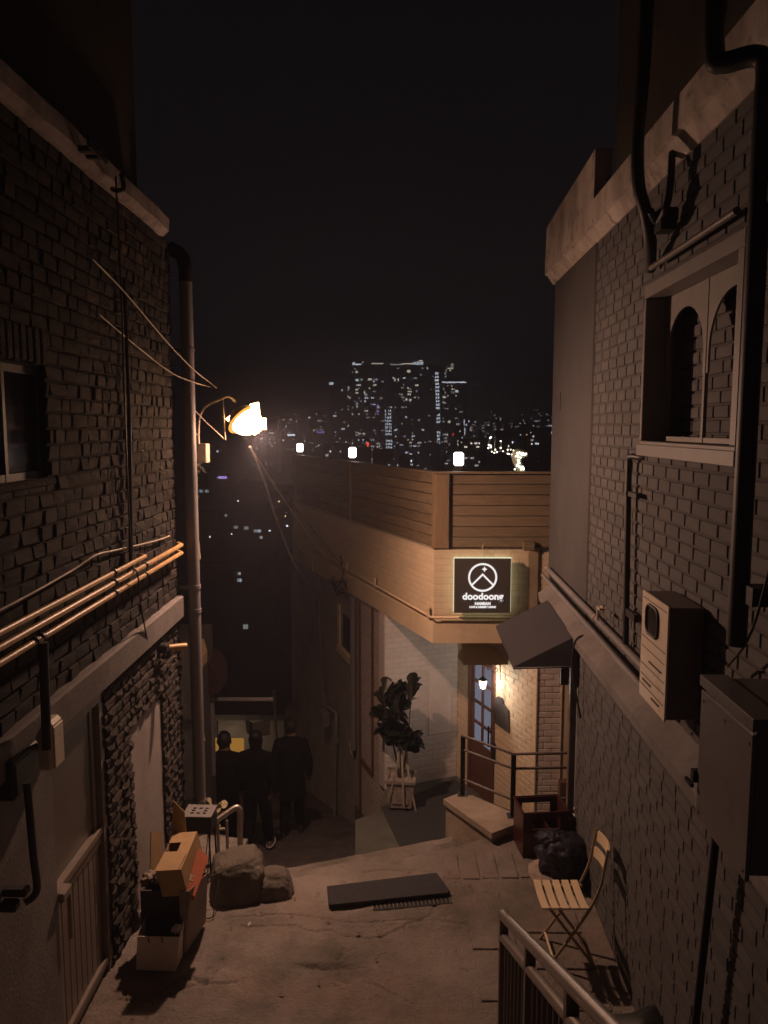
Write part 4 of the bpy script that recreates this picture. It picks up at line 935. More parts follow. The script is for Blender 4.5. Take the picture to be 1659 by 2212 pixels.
# lantern with scroll bracket by the door
wallp = dp_(1.17, 0); lz = at(1052, 1477, Y=9.44).z; LC = wallp+nL*.25+up*lz
t = thing('wall_lantern', 'small glowing lantern hanging from a scrolled bracket beside the cafe door', 'lantern', wallp+up*lz)
mb = MB(); tp = LC+up*.22; mb.tube([wallp+up*(lz+.02), wallp+nL*.012+up*(lz+.34)], .009, 6); mb.tube([wallp+up*(lz+.27), wallp+nL*.25+up*(lz+.27)], .007, 6)
mb.tube([wallp+nL*.17+up*(lz+.21)+(.055-.0024*k)*(math.cos(k*.45)*nL+math.sin(k*.45)*up) for k in range(20)], .005, 5)
mb.tube([wallp+nL*.07+up*(lz+.17)+(.05-.0028*k)*(math.cos(-k*.45)*nL+math.sin(-k*.45)*up) for k in range(16)], .005, 5)
mb.tube([LC+up*.27, LC+up*.09], .004, 5); mb.build('bracket', M['black'], t)
mb = MB(); mb.tube([LC+up*.10, LC+up*.055], [.012, .062], 6, smooth=False); mb.tube([LC-up*.055, LC-up*.065], [.038, .038], 6, smooth=False)
for k in range(6):
    a = PI/3*k; mb.tube([LC+up*.055+Vector((.056*math.cos(a), .056*math.sin(a), 0)), LC-up*.06+Vector((.036*math.cos(a), .036*math.sin(a), 0))], .003, 4)
mb.build('cage', M['black'], t)
mb = MB(); mb.tube([LC-up*.052, LC+up*.05], [.032, .050], 6, smooth=False); mb.build('glass', M['lampwarm'], t).visible_shadow = False
ld = bpy.data.lights.new('bulb', 'POINT'); ld.energy = 11; ld.color = (1, .86, .74); ld.shadow_soft_size = .012
lo = bpy.data.objects.new('bulb', ld); COL.objects.link(lo); lo.parent = t; lo.location = LC-t.location
# blackboard on the door wall
mb = MB(); n_ = nL; pb = (K1+nL*.02, nL); P = [at(1069, 1562, pl=pb), at(1069, 1508, pl=pb), at(1076, 1504, pl=pb), at(1083, 1508, pl=pb), at(1088, 1522, pl=pb), at(1098, 1536, pl=pb), at(1099, 1583, pl=pb)]
mb.prism(P, -nL*.018); tag(mb.build('blackboard', M['signface']), 'dark arched blackboard hanging on the wall under the cafe lantern', 'board')
# dark mat on the terrace
mb = MB(); mb.prism([(-.09, 9.66, TZ+.004), (.21, 8.42, TZ+.004), (1.25, 8.75, TZ+.004), (1.3, 9.2, TZ+.004), (1.02, 10.28, TZ+.004), (.95, 10.5, TZ+.004), (.36, 10.02, TZ+.004)], (0, 0, .012))
tag(mb.build('terrace_mat', M['mat']), 'dark carpet mat laid on the cafe terrace under the potted plant', 'mat')
# low concrete wall and two small bright blocks
mb = MB(); q = [(.56, 7.12), (.74, 7.25), (1.20, 6.82), (1.12, 6.66), (.93, 6.52)]
mb.prism([(x, y, -1.35) for x, y in q], (0, 0, 1.40)); q2 = [(.535, 7.12), (.74, 7.28), (1.23, 6.83), (1.13, 6.63), (.92, 6.49)]
mb.prism([(x, y, .052) for x, y in q2], (0, 0, .055)); tag(mb.build('low_wall', M['concrete_pale']), 'low concrete wall with a worn top at the edge of the landing below the railing', 'wall')
mb = MB(); mb.box((.30, 6.78, -.5), (.47, 6.95, -.30), .004); tag(mb.build('pale_block', M['cplaster']), 'left of two pale blocks showing over the landing edge beside the low wall', 'block')
mb = MB(); mb.box((.475, 6.80, -.5), (.62, 7.0, -.27), .004); tag(mb.build('pale_block', M['cplaster']), 'right of two pale blocks, touching the low wall at the landing edge', 'block')
# railing
t = thing('railing', 'black steel railing with three rails on the low wall in front of the cafe door', 'railing', (1.15, 6.78, .1))
for x, y in ((.73, 7.22), (1.155, 6.80)):
    mb = MB(); mb.box((x-.021, y-.021, .105), (x+.021, y+.021, .70), .002); mb.box((x-.05, y-.05, .105), (x+.05, y+.05, .112)); mb.build('post', M['black'], t)
for z in (.705, .565, .265):
    mb = MB(); mb.tube([(.73, 7.22, z), (1.155, 6.80, z), (1.72, 6.83, z)], .013, 8); mb.build('rail', M['greysteel'], t)

# potted fiddle leaf plant
PC = Vector((.17, 9.70, TZ))
t = thing('potted_plant', 'fiddle leaf fig tied with pale ribbons in a square pot on the cafe terrace', 'plant', PC)
yaw_ = math.radians(-6); ux_ = Vector((math.cos(yaw_), math.sin(yaw_), 0)); uy_ = Vector((-math.sin(yaw_), math.cos(yaw_), 0))
mb = MB(MR)
mb = MB(); b_, tt = .15, .185
def sq(h, w): return [PC+ux_*sx*w+uy_*sy_*w+up*h for sx, sy_ in ((-1, -1), (1, -1), (1, 1), (-1, 1))]
L_ = [sq(.05, .145), sq(.40, .18), sq(.40, .20), sq(.44, .20), sq(.44, .16), sq(.40, .155)]
vs = [p for l in L_ for p in l]; fs = [(3, 2, 1, 0)]
for j in range(5): fs += [(j*4+i, j*4+(i+1) % 4, (j+1)*4+(i+1) % 4, (j+1)*4+i) for i in range(4)]
fs.append((20, 21, 22, 23)); mb.add(vs, fs); pot = mb.build('pot', M['potm'], t)
mb = MB(); mb.obox(PC-ux_*.11-uy_*.165+up*.11, ux_*.22, uy_*.02, up*.24, .006); mb.build('raised_panel', M['potm'], pot)
for sx, sy_ in ((-1, -1), (1, -1), (1, 1), (-1, 1)):
    mb = MB(); mb.disc(PC+ux_*sx*.11+uy_*sy_*.11, (0, 0, 1), .03, .05, 10); mb.build('foot', M['black'], pot)
rnd = random.Random(21); stems = []
for k, (dx, dy, top) in enumerate(((-.16, 0, 1.60), (-.04, .04, 1.52), (.09, -.02, 1.66), (-.02, -.08, 1.38))):
    P = curve_pts([PC+Vector((dx*.2, dy*.2, .41)), PC+Vector((dx*.5+.02*math.sin(k), dy, .75)), PC+Vector((dx*1.1, dy*1.2, 1.1)), PC+Vector((dx*1.5, dy*1.5, top))], 5)
    mb = MB(); mb.tube(P, [.016-.0007*i for i in range(len(P))], 7); mb.build('stem', M['bark'], t); stems.append(P)
def leaf_mesh(seed):
    r = random.Random(seed); prof = [(0, .004), (.12, .25), (.3, .42), (.5, .5), (.72, .72), (.88, .62), (.97, .32), (1, .02)]
    vs = []; fs = []
    for i, (a, w) in enumerate(prof):
        dr_ = -.10*a*a; wv = .03*math.sin(a*14+seed)
        for s in (-1, -.5, 0, .5, 1): vs.append((s*w*.5+wv*.3, a, dr_+.14*abs(s)*w+wv*abs(s)))
    for i in range(len(prof)-1):
        for j in range(4): fs.append((i*5+j, i*5+j+1, (i+1)*5+j+1, (i+1)*5+j))
    me = bpy.data.meshes.new('leaf'); me.from_pydata(vs, [], fs); me.materials.append(M['leaf']); me.polygons.foreach_set('use_smooth', [True]*len(fs)); me.update(); return me
LM = [leaf_mesh(s) for s in range(4)]
def put_leaf(parent, base, dirv, size, roll, me):
    d = Vector(dirv).normalized(); s = d.cross(up); s = s.normalized() if s.length > .05 else Vector((1, 0, 0)); nn = s.cross(d)
    R3 = Matrix((s, d, nn)).transposed() @ Matrix.Rotation(roll, 3, 'Y')
    o = bpy.data.objects.new('leaf', me); COL.objects.link(o); o.parent = parent; o.location = Vector(base)-wloc(parent); o.rotation_euler = R3.to_euler(); o.scale = (size, size, size)
for k in range(210):
    st_ = stems[k % 4]; f_ = .42+.58*((k*.618) % 1); i = min(len(st_)-1, int(f_*(len(st_)-1))); b = st_[i]
    an = k*2.4+rnd.random(); el = -.15+1.15*rnd.random()+(.5 if f_ > .9 else 0)
    d = Vector((math.cos(an)*math.cos(el), math.sin(an)*math.cos(el), math.sin(el)))
    put_leaf(t, b+d*.02, d, .17+.07*rnd.random(), (rnd.random()-.5)*1.2, LM[rnd.randrange(4)])
for a, b in (((-.03, -.13, .98), (-.185, -.19, .16)), ((.0, -.15, .92), (.03, -.215, .10)), ((.06, -.12, .86), (.19, -.17, .02))):
    P = curve_pts([PC+Vector(a), PC+Vector(a).lerp(Vector(b), .5)+Vector((.045*(1 if a[0] < 0 else (.0 if a[0] == 0 else -.5)), -.035, .04)), PC+Vector(b)], 6); mb = MB()
    for i in range(len(P)-1): mb.quad([P[i]-Vector((.013, 0, 0)), P[i]+Vector((.013, .006, 0)), P[i+1]+Vector((.013, .006, 0)), P[i+1]-Vector((.013, 0, 0))])
    mb.build('ribbon', M['ribbon'], t)

# lanterns on the fence
for lab, c, grp in (('white cube lantern at the far left end of the roof fence', FC+AX*5.85-nL*.05+up*3.19, 1), ('white cube lantern on the long side of the roof fence above its middle post', FC+AX*2.95-nL*.05+up*3.19, 1), ('white cube lantern behind the front of the roof fence above the sign', Vector((.82, 9.0, 3.20)), 1)):
    t = thing('fence_lantern', lab, 'lantern', c, 'white lanterns on the roof fence')
    mb = MB(); mb.box(c+Vector((-.045, -.045, 0)), c+Vector((.045, .045, .05)), .004); mb.build('base', M['dark'], t)
    mb = MB(); mb.box(c+Vector((-.056, -.056, .05)), c+Vector((.056, .056, .205)), .018); mb.build('shade', M['lampw'], t)
# lit deer figure
t = thing('light_up_deer', 'reindeer ornament wrapped in fairy lights standing behind the roof fence', 'ornament', (1.55, 9.2, 2.3))
dq = lambda x, y, Y=9.25: at(1014.8+.0992*x, 905.1+.0992*y, Y=Y)
mb = MB(); mb.tube(curve_pts([dq(1130, 1250), dq(1110, 1090), dq(1040, 950), dq(1010, 800), dq(1050, 740), dq(1180, 770), dq(1240, 755)], 4), [.05]*8+[.055]*8+[.05]*5+[.035]*4, 10)
mb.build('body', M['deer'], t)
ant = [dq(*p) for p in ((1000, 720), (910, 770), (820, 750), (720, 700), (590, 720), (540, 740), (480, 710), (460, 620), (410, 570), (440, 410))]
mb = MB(); mb.tube(curve_pts(ant, 3), .004, 5); mb.tube([dq(670, 690), dq(680, 630), dq(690, 480)], .004, 5); mb.tube([dq(830, 740), dq(840, 660), dq(830, 590)], .004, 5); mb.tube([dq(550, 730), dq(540, 600), dq(545, 470)], .004, 5); mb.build('antlers', M['deer'], t)
rnd = random.Random(5); mb = MB()
for p in ((440, 415), (460, 400), (415, 565), (455, 580), (460, 615), (405, 630), (480, 712), (535, 738), (590, 720), (555, 668), (672, 630), (725, 702), (672, 482), (822, 755), (855, 762), (825, 670), (890, 667), (950, 685), (915, 772), (980, 1095)):
    mb.ball(dq(*p), .0075+.003*rnd.random(), 5)
for k in range(46):
    q = [(1000+rnd.random()*110, 720+rnd.random()*120), (1120+rnd.random()*120, 745+rnd.random()*40), (1010+rnd.random()*90, 860+rnd.random()*200), (1110+rnd.random()*70, 1040+rnd.random()*60)][k % 4]
    mb.ball(dq(q[0], q[1], 9.19), .007+.004*rnd.random(), 5)
mb.build('lights', M['led'], t, kind='stuff')

# ================================================================== LANDING OBJECTS
# drain with mat on top
t = thing('drain_grating', 'steel channel drain grating peeking out from under the near edge of the dark mat', 'drain', (0, 5.62, 0))
A_ = Vector((-.12, 5.57, .004)); B_ = Vector((.50, 5.66, .004)); d = (B_-A_).normalized(); s_ = Vector((d.y, -d.x, 0))
mb = MB(); mb.obox(A_+s_*.035-up*.003, d*(B_-A_).length, -s_*.08, up*.006); mb.build('channel', M['black'], t)
ln = (B_-A_).length; k = 0
while k*.032 < ln:
    mb = MB(); mb.obox(A_+d*(k*.032)+s_*.022+up*.001, d*.005, -s_*.06, up*.008); mb.build('bar', M['steel'], t); k += 1
mb = MB(); q = [(-.49, 5.79), (.40, 5.985), (.49, 5.735), (.465, 5.71), (-.445, 5.55), (-.46, 5.57)]
mb.prism([(x, y, .016) for x, y in q], (0, 0, .028)); tag(mb.build('door_mat', M['mat']), 'dark rectangular rubber mat lying across the drain on the landing', 'mat')

# bistro chair, facing left, near the right wall
CH = thing('folding_chair', 'cream slatted folding bistro chair facing left beside the right wall', 'chair', (1.22, 5.06, 0))
s00 = Vector((1.05, 4.90, .44)); s10 = Vector((1.37, 4.90, .44)); s01 = Vector((1.06, 5.22, .44))
for k in range(5):
    x0 = 1.045+k*.067; mb = MB(); n = 8
    vs = []; 
    for i in range(n+1):
        y = 4.895+.33*i/n; zc = .448-.014*math.sin(PI*i/n)
        for dx, dz in ((0, 0), (.050, 0), (.050, .008), (0, .008)): vs.append((x0+dx+.004*i/n*0, y, zc+dz))
    fs = [(i*4+j, (i+1)*4+j, (i+1)*4+(j+1) % 4, i*4+(j+1) % 4) for i in range(n) for j in range(4)]+[(0, 1, 2, 3), (n*4+3, n*4+2, n*4+1, n*4)]
    mb.add(vs, fs); mb.build('seat_slat', M['chair'], CH)
for y in (4.93, 5.19):
    mb = MB(); mb.box((1.06, y-.006, .425), (1.39, y+.006, .443)); mb.build('seat_rail', M['chair'], CH)
for y in (4.915, 5.205):
    # long leg from front foot up to the backrest, short leg crossing it
    mb = MB(); P = curve_pts([(1.09, y, .0), (1.24, y, .22), (1.375, y, .44), (1.44, y, .60), (1.465, y, .74), (1.485, y, .86)], 4); mb.tube(P, .011, 8); mb.build('leg', M['chairleg'], CH)
    yy = y+(.03 if y < 5 else -.03); mb = MB(); mb.tube([(1.10, yy, .43), (1.42, yy, .0)], .011, 8); mb.build('leg', M['chairleg'], CH)
mb = MB(); mb.tube([(1.135, 4.92, .065), (1.135, 5.20, .065)], .009, 8); mb.build('stretcher', M['chair'], CH)
mb = MB(); mb.tube([(1.375, 4.945, .06), (1.375, 5.175, .06)], .009, 8); mb.build('stretcher', M['chair'], CH)
mb = MB(); mb.tube([(1.13, 4.945, .39), (1.13, 5.175, .39)], .008, 8); mb.build('stretcher', M['chair'], CH)
for z, xo_ in ((.66, 1.452), (.775, 1.472)):
    mb = MB(); n = 10; vs = []
    for i in range(n+1):
        f_ = i/n; y = 4.905+.31*f_; bx = xo_+.035*math.sin(PI*f_)
        for dx, dz in ((0, 0), (.010, 0), (.018, .075), (.008, .075)): vs.append((bx+dx, y, z+dz))
    fs = [(i*4+j, (i+1)*4+j, (i+1)*4+(j+1) % 4, i*4+(j+1) % 4) for i in range(n) for j in range(4)]+[(0, 1, 2, 3), (n*4+3, n*4+2, n*4+1, n*4)]
    mb.add(vs, fs); mb.build('back_slat', M['chair'], CH)

# beer crate: walls with a hand hole
t = thing('bottle_crate', 'dark red plastic bottle crate standing on the landing in front of the railing', 'crate', (1.38, 6.45, 0))
KM = Matrix.Translation((1.16, 6.28, 0)) @ Matrix.Rotation(math.radians(6), 4, 'Z')
mb = MB(KM); w_, d_, h_ = .40, .30, .40
for y0 in (0, d_-.014):
    mb.box((0, y0, 0), (w_, y0+.014, .25)); mb.box((0, y0, .35), (w_, y0+.014, h_)); mb.box((0, y0, .25), (.07, y0+.014, .35)); mb.box((w_-.07, y0, .25), (w_, y0+.014, .35))
for x0 in (0, w_-.014): mb.box((x0, .014, 0), (x0+.014, d_-.014, h_))
mb.box((.014, .014, 0), (w_-.014, d_-.014, .02))
for z in (.02, .22): mb.box((-.006, -.006, z), (w_+.006, -.0002, z+.015))
for x in (0.02, .12, .27, .37): mb.box((x, -.007, .035), (x+.012, -.0002, .22))
mb.build('shell', M['crate'], t)
mb = MB(KM); mb.tube([(-.003, -.003, h_), (w_+.003, -.003, h_), (w_+.003, d_+.003, h_), (-.003, d_+.003, h_), (-.003, -.003, h_)], .009, 6, smooth=False); mb.build('rim', M['crate'], t)
mb = MB(KM); mb.box((.13, .014, .02), (.14, d_-.014, .2)); mb.box((.26, .014, .02), (.27, d_-.014, .2)); mb.build('divider', M['crate'], t)
mb = MB(); mb.box((1.58, 6.32, .02), (1.72, 6.50, .30), .006); mb.box((1.565, 6.30, .30), (1.735, 6.52, .335), .006)
tag(mb.build('small_bin', M['dark']), 'small dark box with a lid standing between the crate and the door post', 'box')
mb = MB(); mb.box((1.60, 6.34, .336), (1.73, 6.50, .352), .004); tag(mb.build('folded_paper', M['white']), 'flat white sheet lying on the small dark box beside the crate', 'paper')

def lumpy(c, rad, sc, amp, freq, m, name, label, cat, seg=28, ridges=0, seed=0, flat=None, kindr='ball'):
    bm = bmesh.new(); bmesh.ops.create_icosphere(bm, subdivisions=4, radius=1)
    c = Vector(c)
    for v in bm.verts:
        d = v.co.normalized(); f_ = 1+amp*mnoise.noise(d*freq+Vector((seed, 0, 0)))+amp*.5*mnoise.noise(d*freq*2.3+Vector((0, seed, 0)))
        if ridges: f_ += ridges*(1-abs(mnoise.noise(d*freq*1.7+Vector((seed*2, 3, 0))))*2.2)*.5
        p = Vector((d.x*sc[0], d.y*sc[1], d.z*sc[2]))*rad*f_
        if p.z < flat: p.z = flat+(p.z-flat)*.12
        v.co = p
    me = bpy.data.meshes.new(name); bm.to_mesh(me); bm.free(); me.materials.append(m)
    me.polygons.foreach_set('use_smooth', [True]*len(me.polygons)); o = bpy.data.objects.new(name, me); COL.objects.link(o); o.location = c
    return tag(o, label, cat)
t = thing('rubbish_bag', 'shiny black rubbish bag slumped in front of the red crate', 'rubbish bag', (1.46, 6.0, 0))
o = lumpy((1.46, 5.98, .17), .22, (1.0, .78, .86), .22, 2.2, M['bagm'], 'bag_body', None, None, ridges=.22, seed=4, flat=-.165); o.parent = t; o.location -= t.location
o = lumpy((1.36, 6.02, .33), .10, (1.2, .9, .55), .3, 3, M['bagm'], 'bag_neck', None, None, ridges=.3, seed=9, flat=-.2); o.parent = t; o.location -= t.location
lumpy((1.31, 5.98, .045), .17, (.9, 1.05, .36), .12, 2, M['sack'], 'cushion', 'pale round flattened cushion lying under the rubbish bag', 'cushion', seed=2, flat=-.05)
lumpy((1.50, 4.02, .06), .31, (1.0, .85, .95), .10, 2.2, M['bagm'] if False else M['black'], 'rubbish_bag', 'large matte black bag at the bottom of the view behind the handrail', 'rubbish bag', ridges=.1, seed=6, flat=-.12)

# stair handrail in the foreground
t = thing('stair_handrail', 'steel stair handrail with pickets descending at the bottom right', 'handrail', (.66, 4.15, 0))
def rz_(y): return .9+(4.15-y)*.503
x_ = .665
mb = MB(); mb.tube([(x_, 4.17, .895)]+[(x_, 4.15-.2*k, rz_(4.15-.2*k)) for k in range(16)], .029, 16); mb.build('top_rail', M['steel'], t)
seg = [(4.12, 3.38), (3.34, 2.6), (2.56, 1.8)]
for y in (4.14, 3.36, 2.58, 1.8):
    mb = MB(); mb.box((x_-.024, y-.024, rz_(y)-.90 if y < 4 else -.01), (x_+.024, y+.024, rz_(y)-.01), .003); mb.build('post', M['greysteel'], t)
for a, b in seg:
    mb = MB(); mb.tube([(x_, a, rz_(a)-.13), (x_, b, rz_(b)-.13)], .026, 12); mb.build('mid_rail', M['steel'], t)
    mb = MB(); mb.tube([(x_, a, rz_(a)-.74), (x_, b, rz_(b)-.74)], .016, 10); mb.build('bottom_rail', M['steel'], t)
    k = a-.10
    while k > b+.04:
        mb = MB(); mb.tube([(x_, k, rz_(k)-.74), (x_, k, rz_(k)-.14)], .012, 8); mb.build('picket', M['greysteel'], t); k -= .105

# cartons and paper bags on the left
t = thing('paper_bag', 'open pale paper bag standing nearest the camera beside the stone wall', 'bag', (-1.56, 4.9, 0))
mb = MB(); mb.add([(-1.72, 4.87, .01), (-1.445, 4.86, .01), (-1.41, 4.845, .27), (-1.695, 4.845, .275), (-1.725, 4.875, .01), (-1.45, 4.865, .01), (-1.412, 4.850, .27), (-1.697, 4.850, .275)], [(0, 1, 2, 3), (7, 6, 5, 4), (0, 4, 5, 1), (1, 5, 6, 2), (2, 6, 7, 3), (3, 7, 4, 0)]); mb.build('front_panel', M['cardw'], t)
mb = MB(); mb.add([(-1.722, 4.875, .01), (-1.70, 5.0, .01), (-1.69, 5.0, .31), (-1.697, 4.852, .275)], [(0, 1, 2, 3)]); mb.build('side_panel', M['cardw'], t)
mb = MB(); mb.add([(-1.45, 4.867, .01), (-1.44, 5.0, .01), (-1.42, 5.0, .30), (-1.413, 4.852, .27)], [(0, 1, 2, 3)]); mb.build('side_panel', M['cardw'], t)
mb = MB()
for x in (-1.62, -1.53): mb.tube([(x, 4.842, .268), (x+.002, 4.838, .25), (x+.004, 4.838, .235)], .004, 5)
mb.build('handle', M['black'], t)
lumpy((-1.45, 4.93, .27), .035, (1, 1, .8), .4, 3, M['white'], 'crumpled_paper', 'crumpled scrap of pale paper at the right edge of the open paper bag', 'paper', seed=8, flat=-.05)
t = thing('dark_carton', 'black box with its dark face to the camera, behind the pale paper bag', 'box', (-1.6, 5.1, 0))
mb = MB(); mb.box((-1.725, 5.02, .0), (-1.455, 5.035, .49)); mb.box((-1.725, 5.035, 0), (-1.712, 5.25, .47)); mb.box((-1.468, 5.035, 0), (-1.455, 5.25, .49)); mb.box((-1.725, 5.25, 0), (-1.455, 5.262, .47)); mb.build('carton_wall', mat('dark_card', (.03, .024, .024), .7), t)
t = thing('brown_paper_bag', 'tall brown paper bag leaning open to the right of the black box', 'bag', (-1.40, 5.15, 0))
mb = MB(); P = [(-1.42, 5.04, .02), (-1.36, 5.36, .03), (-1.33, 5.34, .43), (-1.36, 4.98, .53)]
mb.prism(P, (-.006, -.002, 0)); mb.build('side_panel', M['cardd'], t)
mb = MB(); mb.prism([(-1.44, 5.02, .02), (-1.42, 5.035, .02), (-1.365, 4.975, .52), (-1.45, 4.99, .50)], (0, .006, 0)); mb.build('end_panel', M['cardd'], t)
mb = MB(); mb.prism([(-1.37, 5.36, .03), (-1.34, 5.345, .43), (-1.45, 5.36, .42), (-1.46, 5.37, .03)], (0, .006, 0)); mb.build('end_panel', M['cardd'], t)
# carton on top, tilted, with a square opening
c00 = Vector((-1.60, 4.98, .66)); cu = Vector((.175, .0, .012)); cv_ = Vector((.015, .40, .055)); cw = Vector((.035, .02, -.20))
t = thing('cardboard_carton', 'cardboard carton with a square hole lying tilted on top of the bags', 'box', c00+cu*.5+cv_*.5+cw)
def cp(a, b, c=0): return c00+cu*a+cv_*b+cw*c
mb = MB(); h0_, h1_, g0, g1 = 0, .52, .48, .72
def cpan(a0, b0, a1, b1): mb.hexa([cp(a0, b0), cp(a1, b0), cp(a1, b1), cp(a0, b1), cp(a0, b0, -.012), cp(a1, b0, -.012), cp(a1, b1, -.012), cp(a0, b1, -.012)])
cpan(0, 0, 1, g0); cpan(h1_, g0, 1, g1); cpan(0, g1, 1, 1); mb.build('top_panel', M['card'], t)
mb = MB()
for p, q in (((0, 0), (1, 0)), ((1, 0), (1, 1)), ((1, 1), (0, 1)), ((0, 1), (0, 0))):
    a = cp(*p, .002); b = cp(*q, .002); a2 = cp(*p, 1); b2 = cp(*q, 1); cen = cp(.5, .5, .5); n_ = ((a+b)/2-cp(.5, .5, 0)).normalized()*.004
    mb.hexa([a, b, b2, a2, a-n_, b-n_, b2-n_, a2-n_])
mb.build('side_panel', M['card'], t)
mb = MB(); mb.hexa([cp(-.03, -.02, -.02), cp(.9, -.02, -.02), cp(.98, .36, -.05), cp(.04, .36, -.05), cp(-.03, -.02, -.04), cp(.9, -.02, -.04), cp(.98, .36, -.07), cp(.04, .36, -.07)]); mb.build('flap', M['card'], t)
mb = MB(); mb.hexa([cp(.70, .02, .012), cp(.86, .02, .012), cp(.88, .98, .012), cp(.72, .98, .012), cp(.70, .02, .018), cp(.86, .02, .018), cp(.88, .98, .018), cp(.72, .98, .018)]); mb.build('tape', mat('brown_tape', (.42, .29, .16), .25), t)
for lab, P, th in (('narrow upright cardboard offcut leaning on the plastered wall behind the carton', [at(323, 1902, X=-1.80), at(325, 1798, X=-1.80), at(346, 1796, X=-1.80), at(352, 1870, X=-1.80), at(346, 1905, X=-1.80)], (.006, 0, 0)),
                   ('pointed cardboard flap standing behind the carton', [(-1.62, 5.42, .62), (-1.60, 5.45, .93), (-1.52, 5.45, .84), (-1.50, 5.42, .66)], (0, .006, 0))):
    mb = MB(); mb.prism(P, th); tag(mb.build('cardboard_sheet', M['card']), lab, 'cardboard')
t = thing('orange_packet', 'orange snack packet stuck into the brown paper bag under the carton', 'packet', (-1.37, 5.15, .5))
P = [at(404, 1931, X=-1.38), at(437, 1823, X=-1.36), at(446, 1812, X=-1.34), (0, 0, 0), (0, 0, 0)]
pA, pB, pC, pD = Vector((-1.40, 5.02, .50)), Vector((-1.38, 5.28, .66)), Vector((-1.30, 5.26, .60)), Vector((-1.34, 5.0, .46))
mb = MB(); mb.prism([pA, pB, pC, pD], (-.01, .0, -.03)); mb.build('packet_body', M['orange'], t)
nrm_ = (pB-pA).cross(pD-pA).normalized(); nrm_ = nrm_ if nrm_.z > 0 else -nrm_
text_mesh('M', .06, .001, 'lettering', M['white'], t, pA.lerp(pC, .32)+nrm_*.004, (pC-pD), (pB-pA).cross(pC-pD).cross(pC-pD)*-1 if False else nrm_.cross((pC-pD).normalized()), align='CENTER')
# rubbish inside
rnd = random.Random(2)
for k, (x, y, z, r, m_, lab) in enumerate(((-1.60, 5.12, .50, .075, 'black', 'black crumpled plastic sticking out of the dark box'), (-1.70, 5.18, .48, .06, 'cardd', 'brown crumpled paper at the left of the dark box opening'), (-1.50, 5.1, .49, .05, 'greysteel', 'grey crumpled film at the right of the dark box opening'))):
    lumpy((x, y, z), r, (1, 1, .7), .5, 2.5, M[m_], 'crumpled_litter', lab, 'litter', ridges=.3, seed=k+12, flat=-.1)
mb = MB(); mb.box((-1.505, 5.01, .495), (-1.475, 5.02, .545)); tag(mb.build('white_tag', M['white']), 'small white card standing at the rim of the dark box', 'card')
mb = MB(); mb.tube([(-1.04, 5.33, .018), (-1.03, 5.37, .018)], .006, 8); tag(mb.build('cigarette_end', M['white']), 'white cigarette end lying on the landing near the boulders', 'cigarette end')
# loose grit and litter flecks on the landing
mb = MB(); rnd = random.Random(8)
for k in range(260):
    x = -1.7+3.3*rnd.random(); y = 4.3+1.6*rnd.random(); r = .002+.004*rnd.random()**3
    z = land_z(x, y)+r*.4; p = Vector((x, y, z)); mb.add([p+Vector((r, 0, 0)), p+Vector((-r, r, 0)), p+Vector((-r, -r, 0)), p+Vector((0, 0, r))], [(0, 1, 3), (1, 2, 3), (2, 0, 3)])
mb.build('grit', M['sack'], kind='stuff')
mb = MB(); rnd = random.Random(18)
for k in range(70):
    x, y = [(-1.75+.25*rnd.random(), 4.4+.4*rnd.random()), (1.30+.25*rnd.random(), 4.4+1.9*rnd.random()), (-1.0+2.0*rnd.random(), 5.2+.7*rnd.random()), (-1.6+3*rnd.random(), 4.5+1.2*rnd.random())][k % 4]
    if x > XRL+.02+.025*y-.05: x -= .1
    r = .008+.012*rnd.random(); a = rnd.random()*6.3; d = Vector((math.cos(a), math.sin(a), 0)); q = Vector((-d.y, d.x, 0)); p = Vector((x, y, land_z(x, y)+.014))
    mb.add([p-d*r, p-q*r*.45+up*.003, p+d*r, p+q*r*.45+up*.004, p+up*(.004+.005*rnd.random())], [(0, 1, 4), (1, 2, 4), (2, 3, 4), (3, 0, 4)])
mb.build('leaf_litter', mat('dry_leaf', (.20, .12, .06), .8, .4, 30), kind='stuff')

# boulders
def boulder(label, c, dims, seed, pw=.55):
    bm = bmesh.new(); bmesh.ops.create_icosphere(bm, subdivisions=5, radius=1)
    for v in bm.verts:
        d = v.co.normalized(); q = Vector([math.copysign(abs(k)**pw, k) for k in d])
        f_ = 1+.10*mnoise.noise(d*1.6+Vector((seed, 0, 0)))+.035*mnoise.noise(d*5+Vector((0, seed, 0)))+.03*mnoise.noise(d*11)+.012*mnoise.noise(d*26)
        v.co = Vector((q.x*dims[0]*(1-.10*q.z), q.y*dims[1]*(1-.22*q.z), q.z*dims[2]))*f_
    me = bpy.data.meshes.new('boulder'); bm.to_mesh(me); bm.free(); me.materials.append(M['boulder']); me.polygons.foreach_set('use_smooth', [True]*len(me.polygons))
    o = bpy.data.objects.new('boulder', me); COL.objects.link(o); o.location = c; o.rotation_euler.z = .2; tag(o, label, 'boulder', 'boulders at the landing edge')
boulder('larger flat topped boulder at the left edge of the landing behind the wire stand', (-1.21, 5.84, .05), (.23, .24, .24), 3)
boulder('smaller low boulder leaning on the right of the larger boulder', (-.92, 5.82, -.05), (.16, .19, .21), 7, .7)
mb = MB(); mb.prism([(-2.1, 5.7, -2.2), (-1.38, 5.75, -2.2), (-1.30, 6.75, -2.2), (-2.1, 6.9, -2.2)], (0, 0, 2.1)); mb.build('side_kerb', M['concrete'], kind='structure')
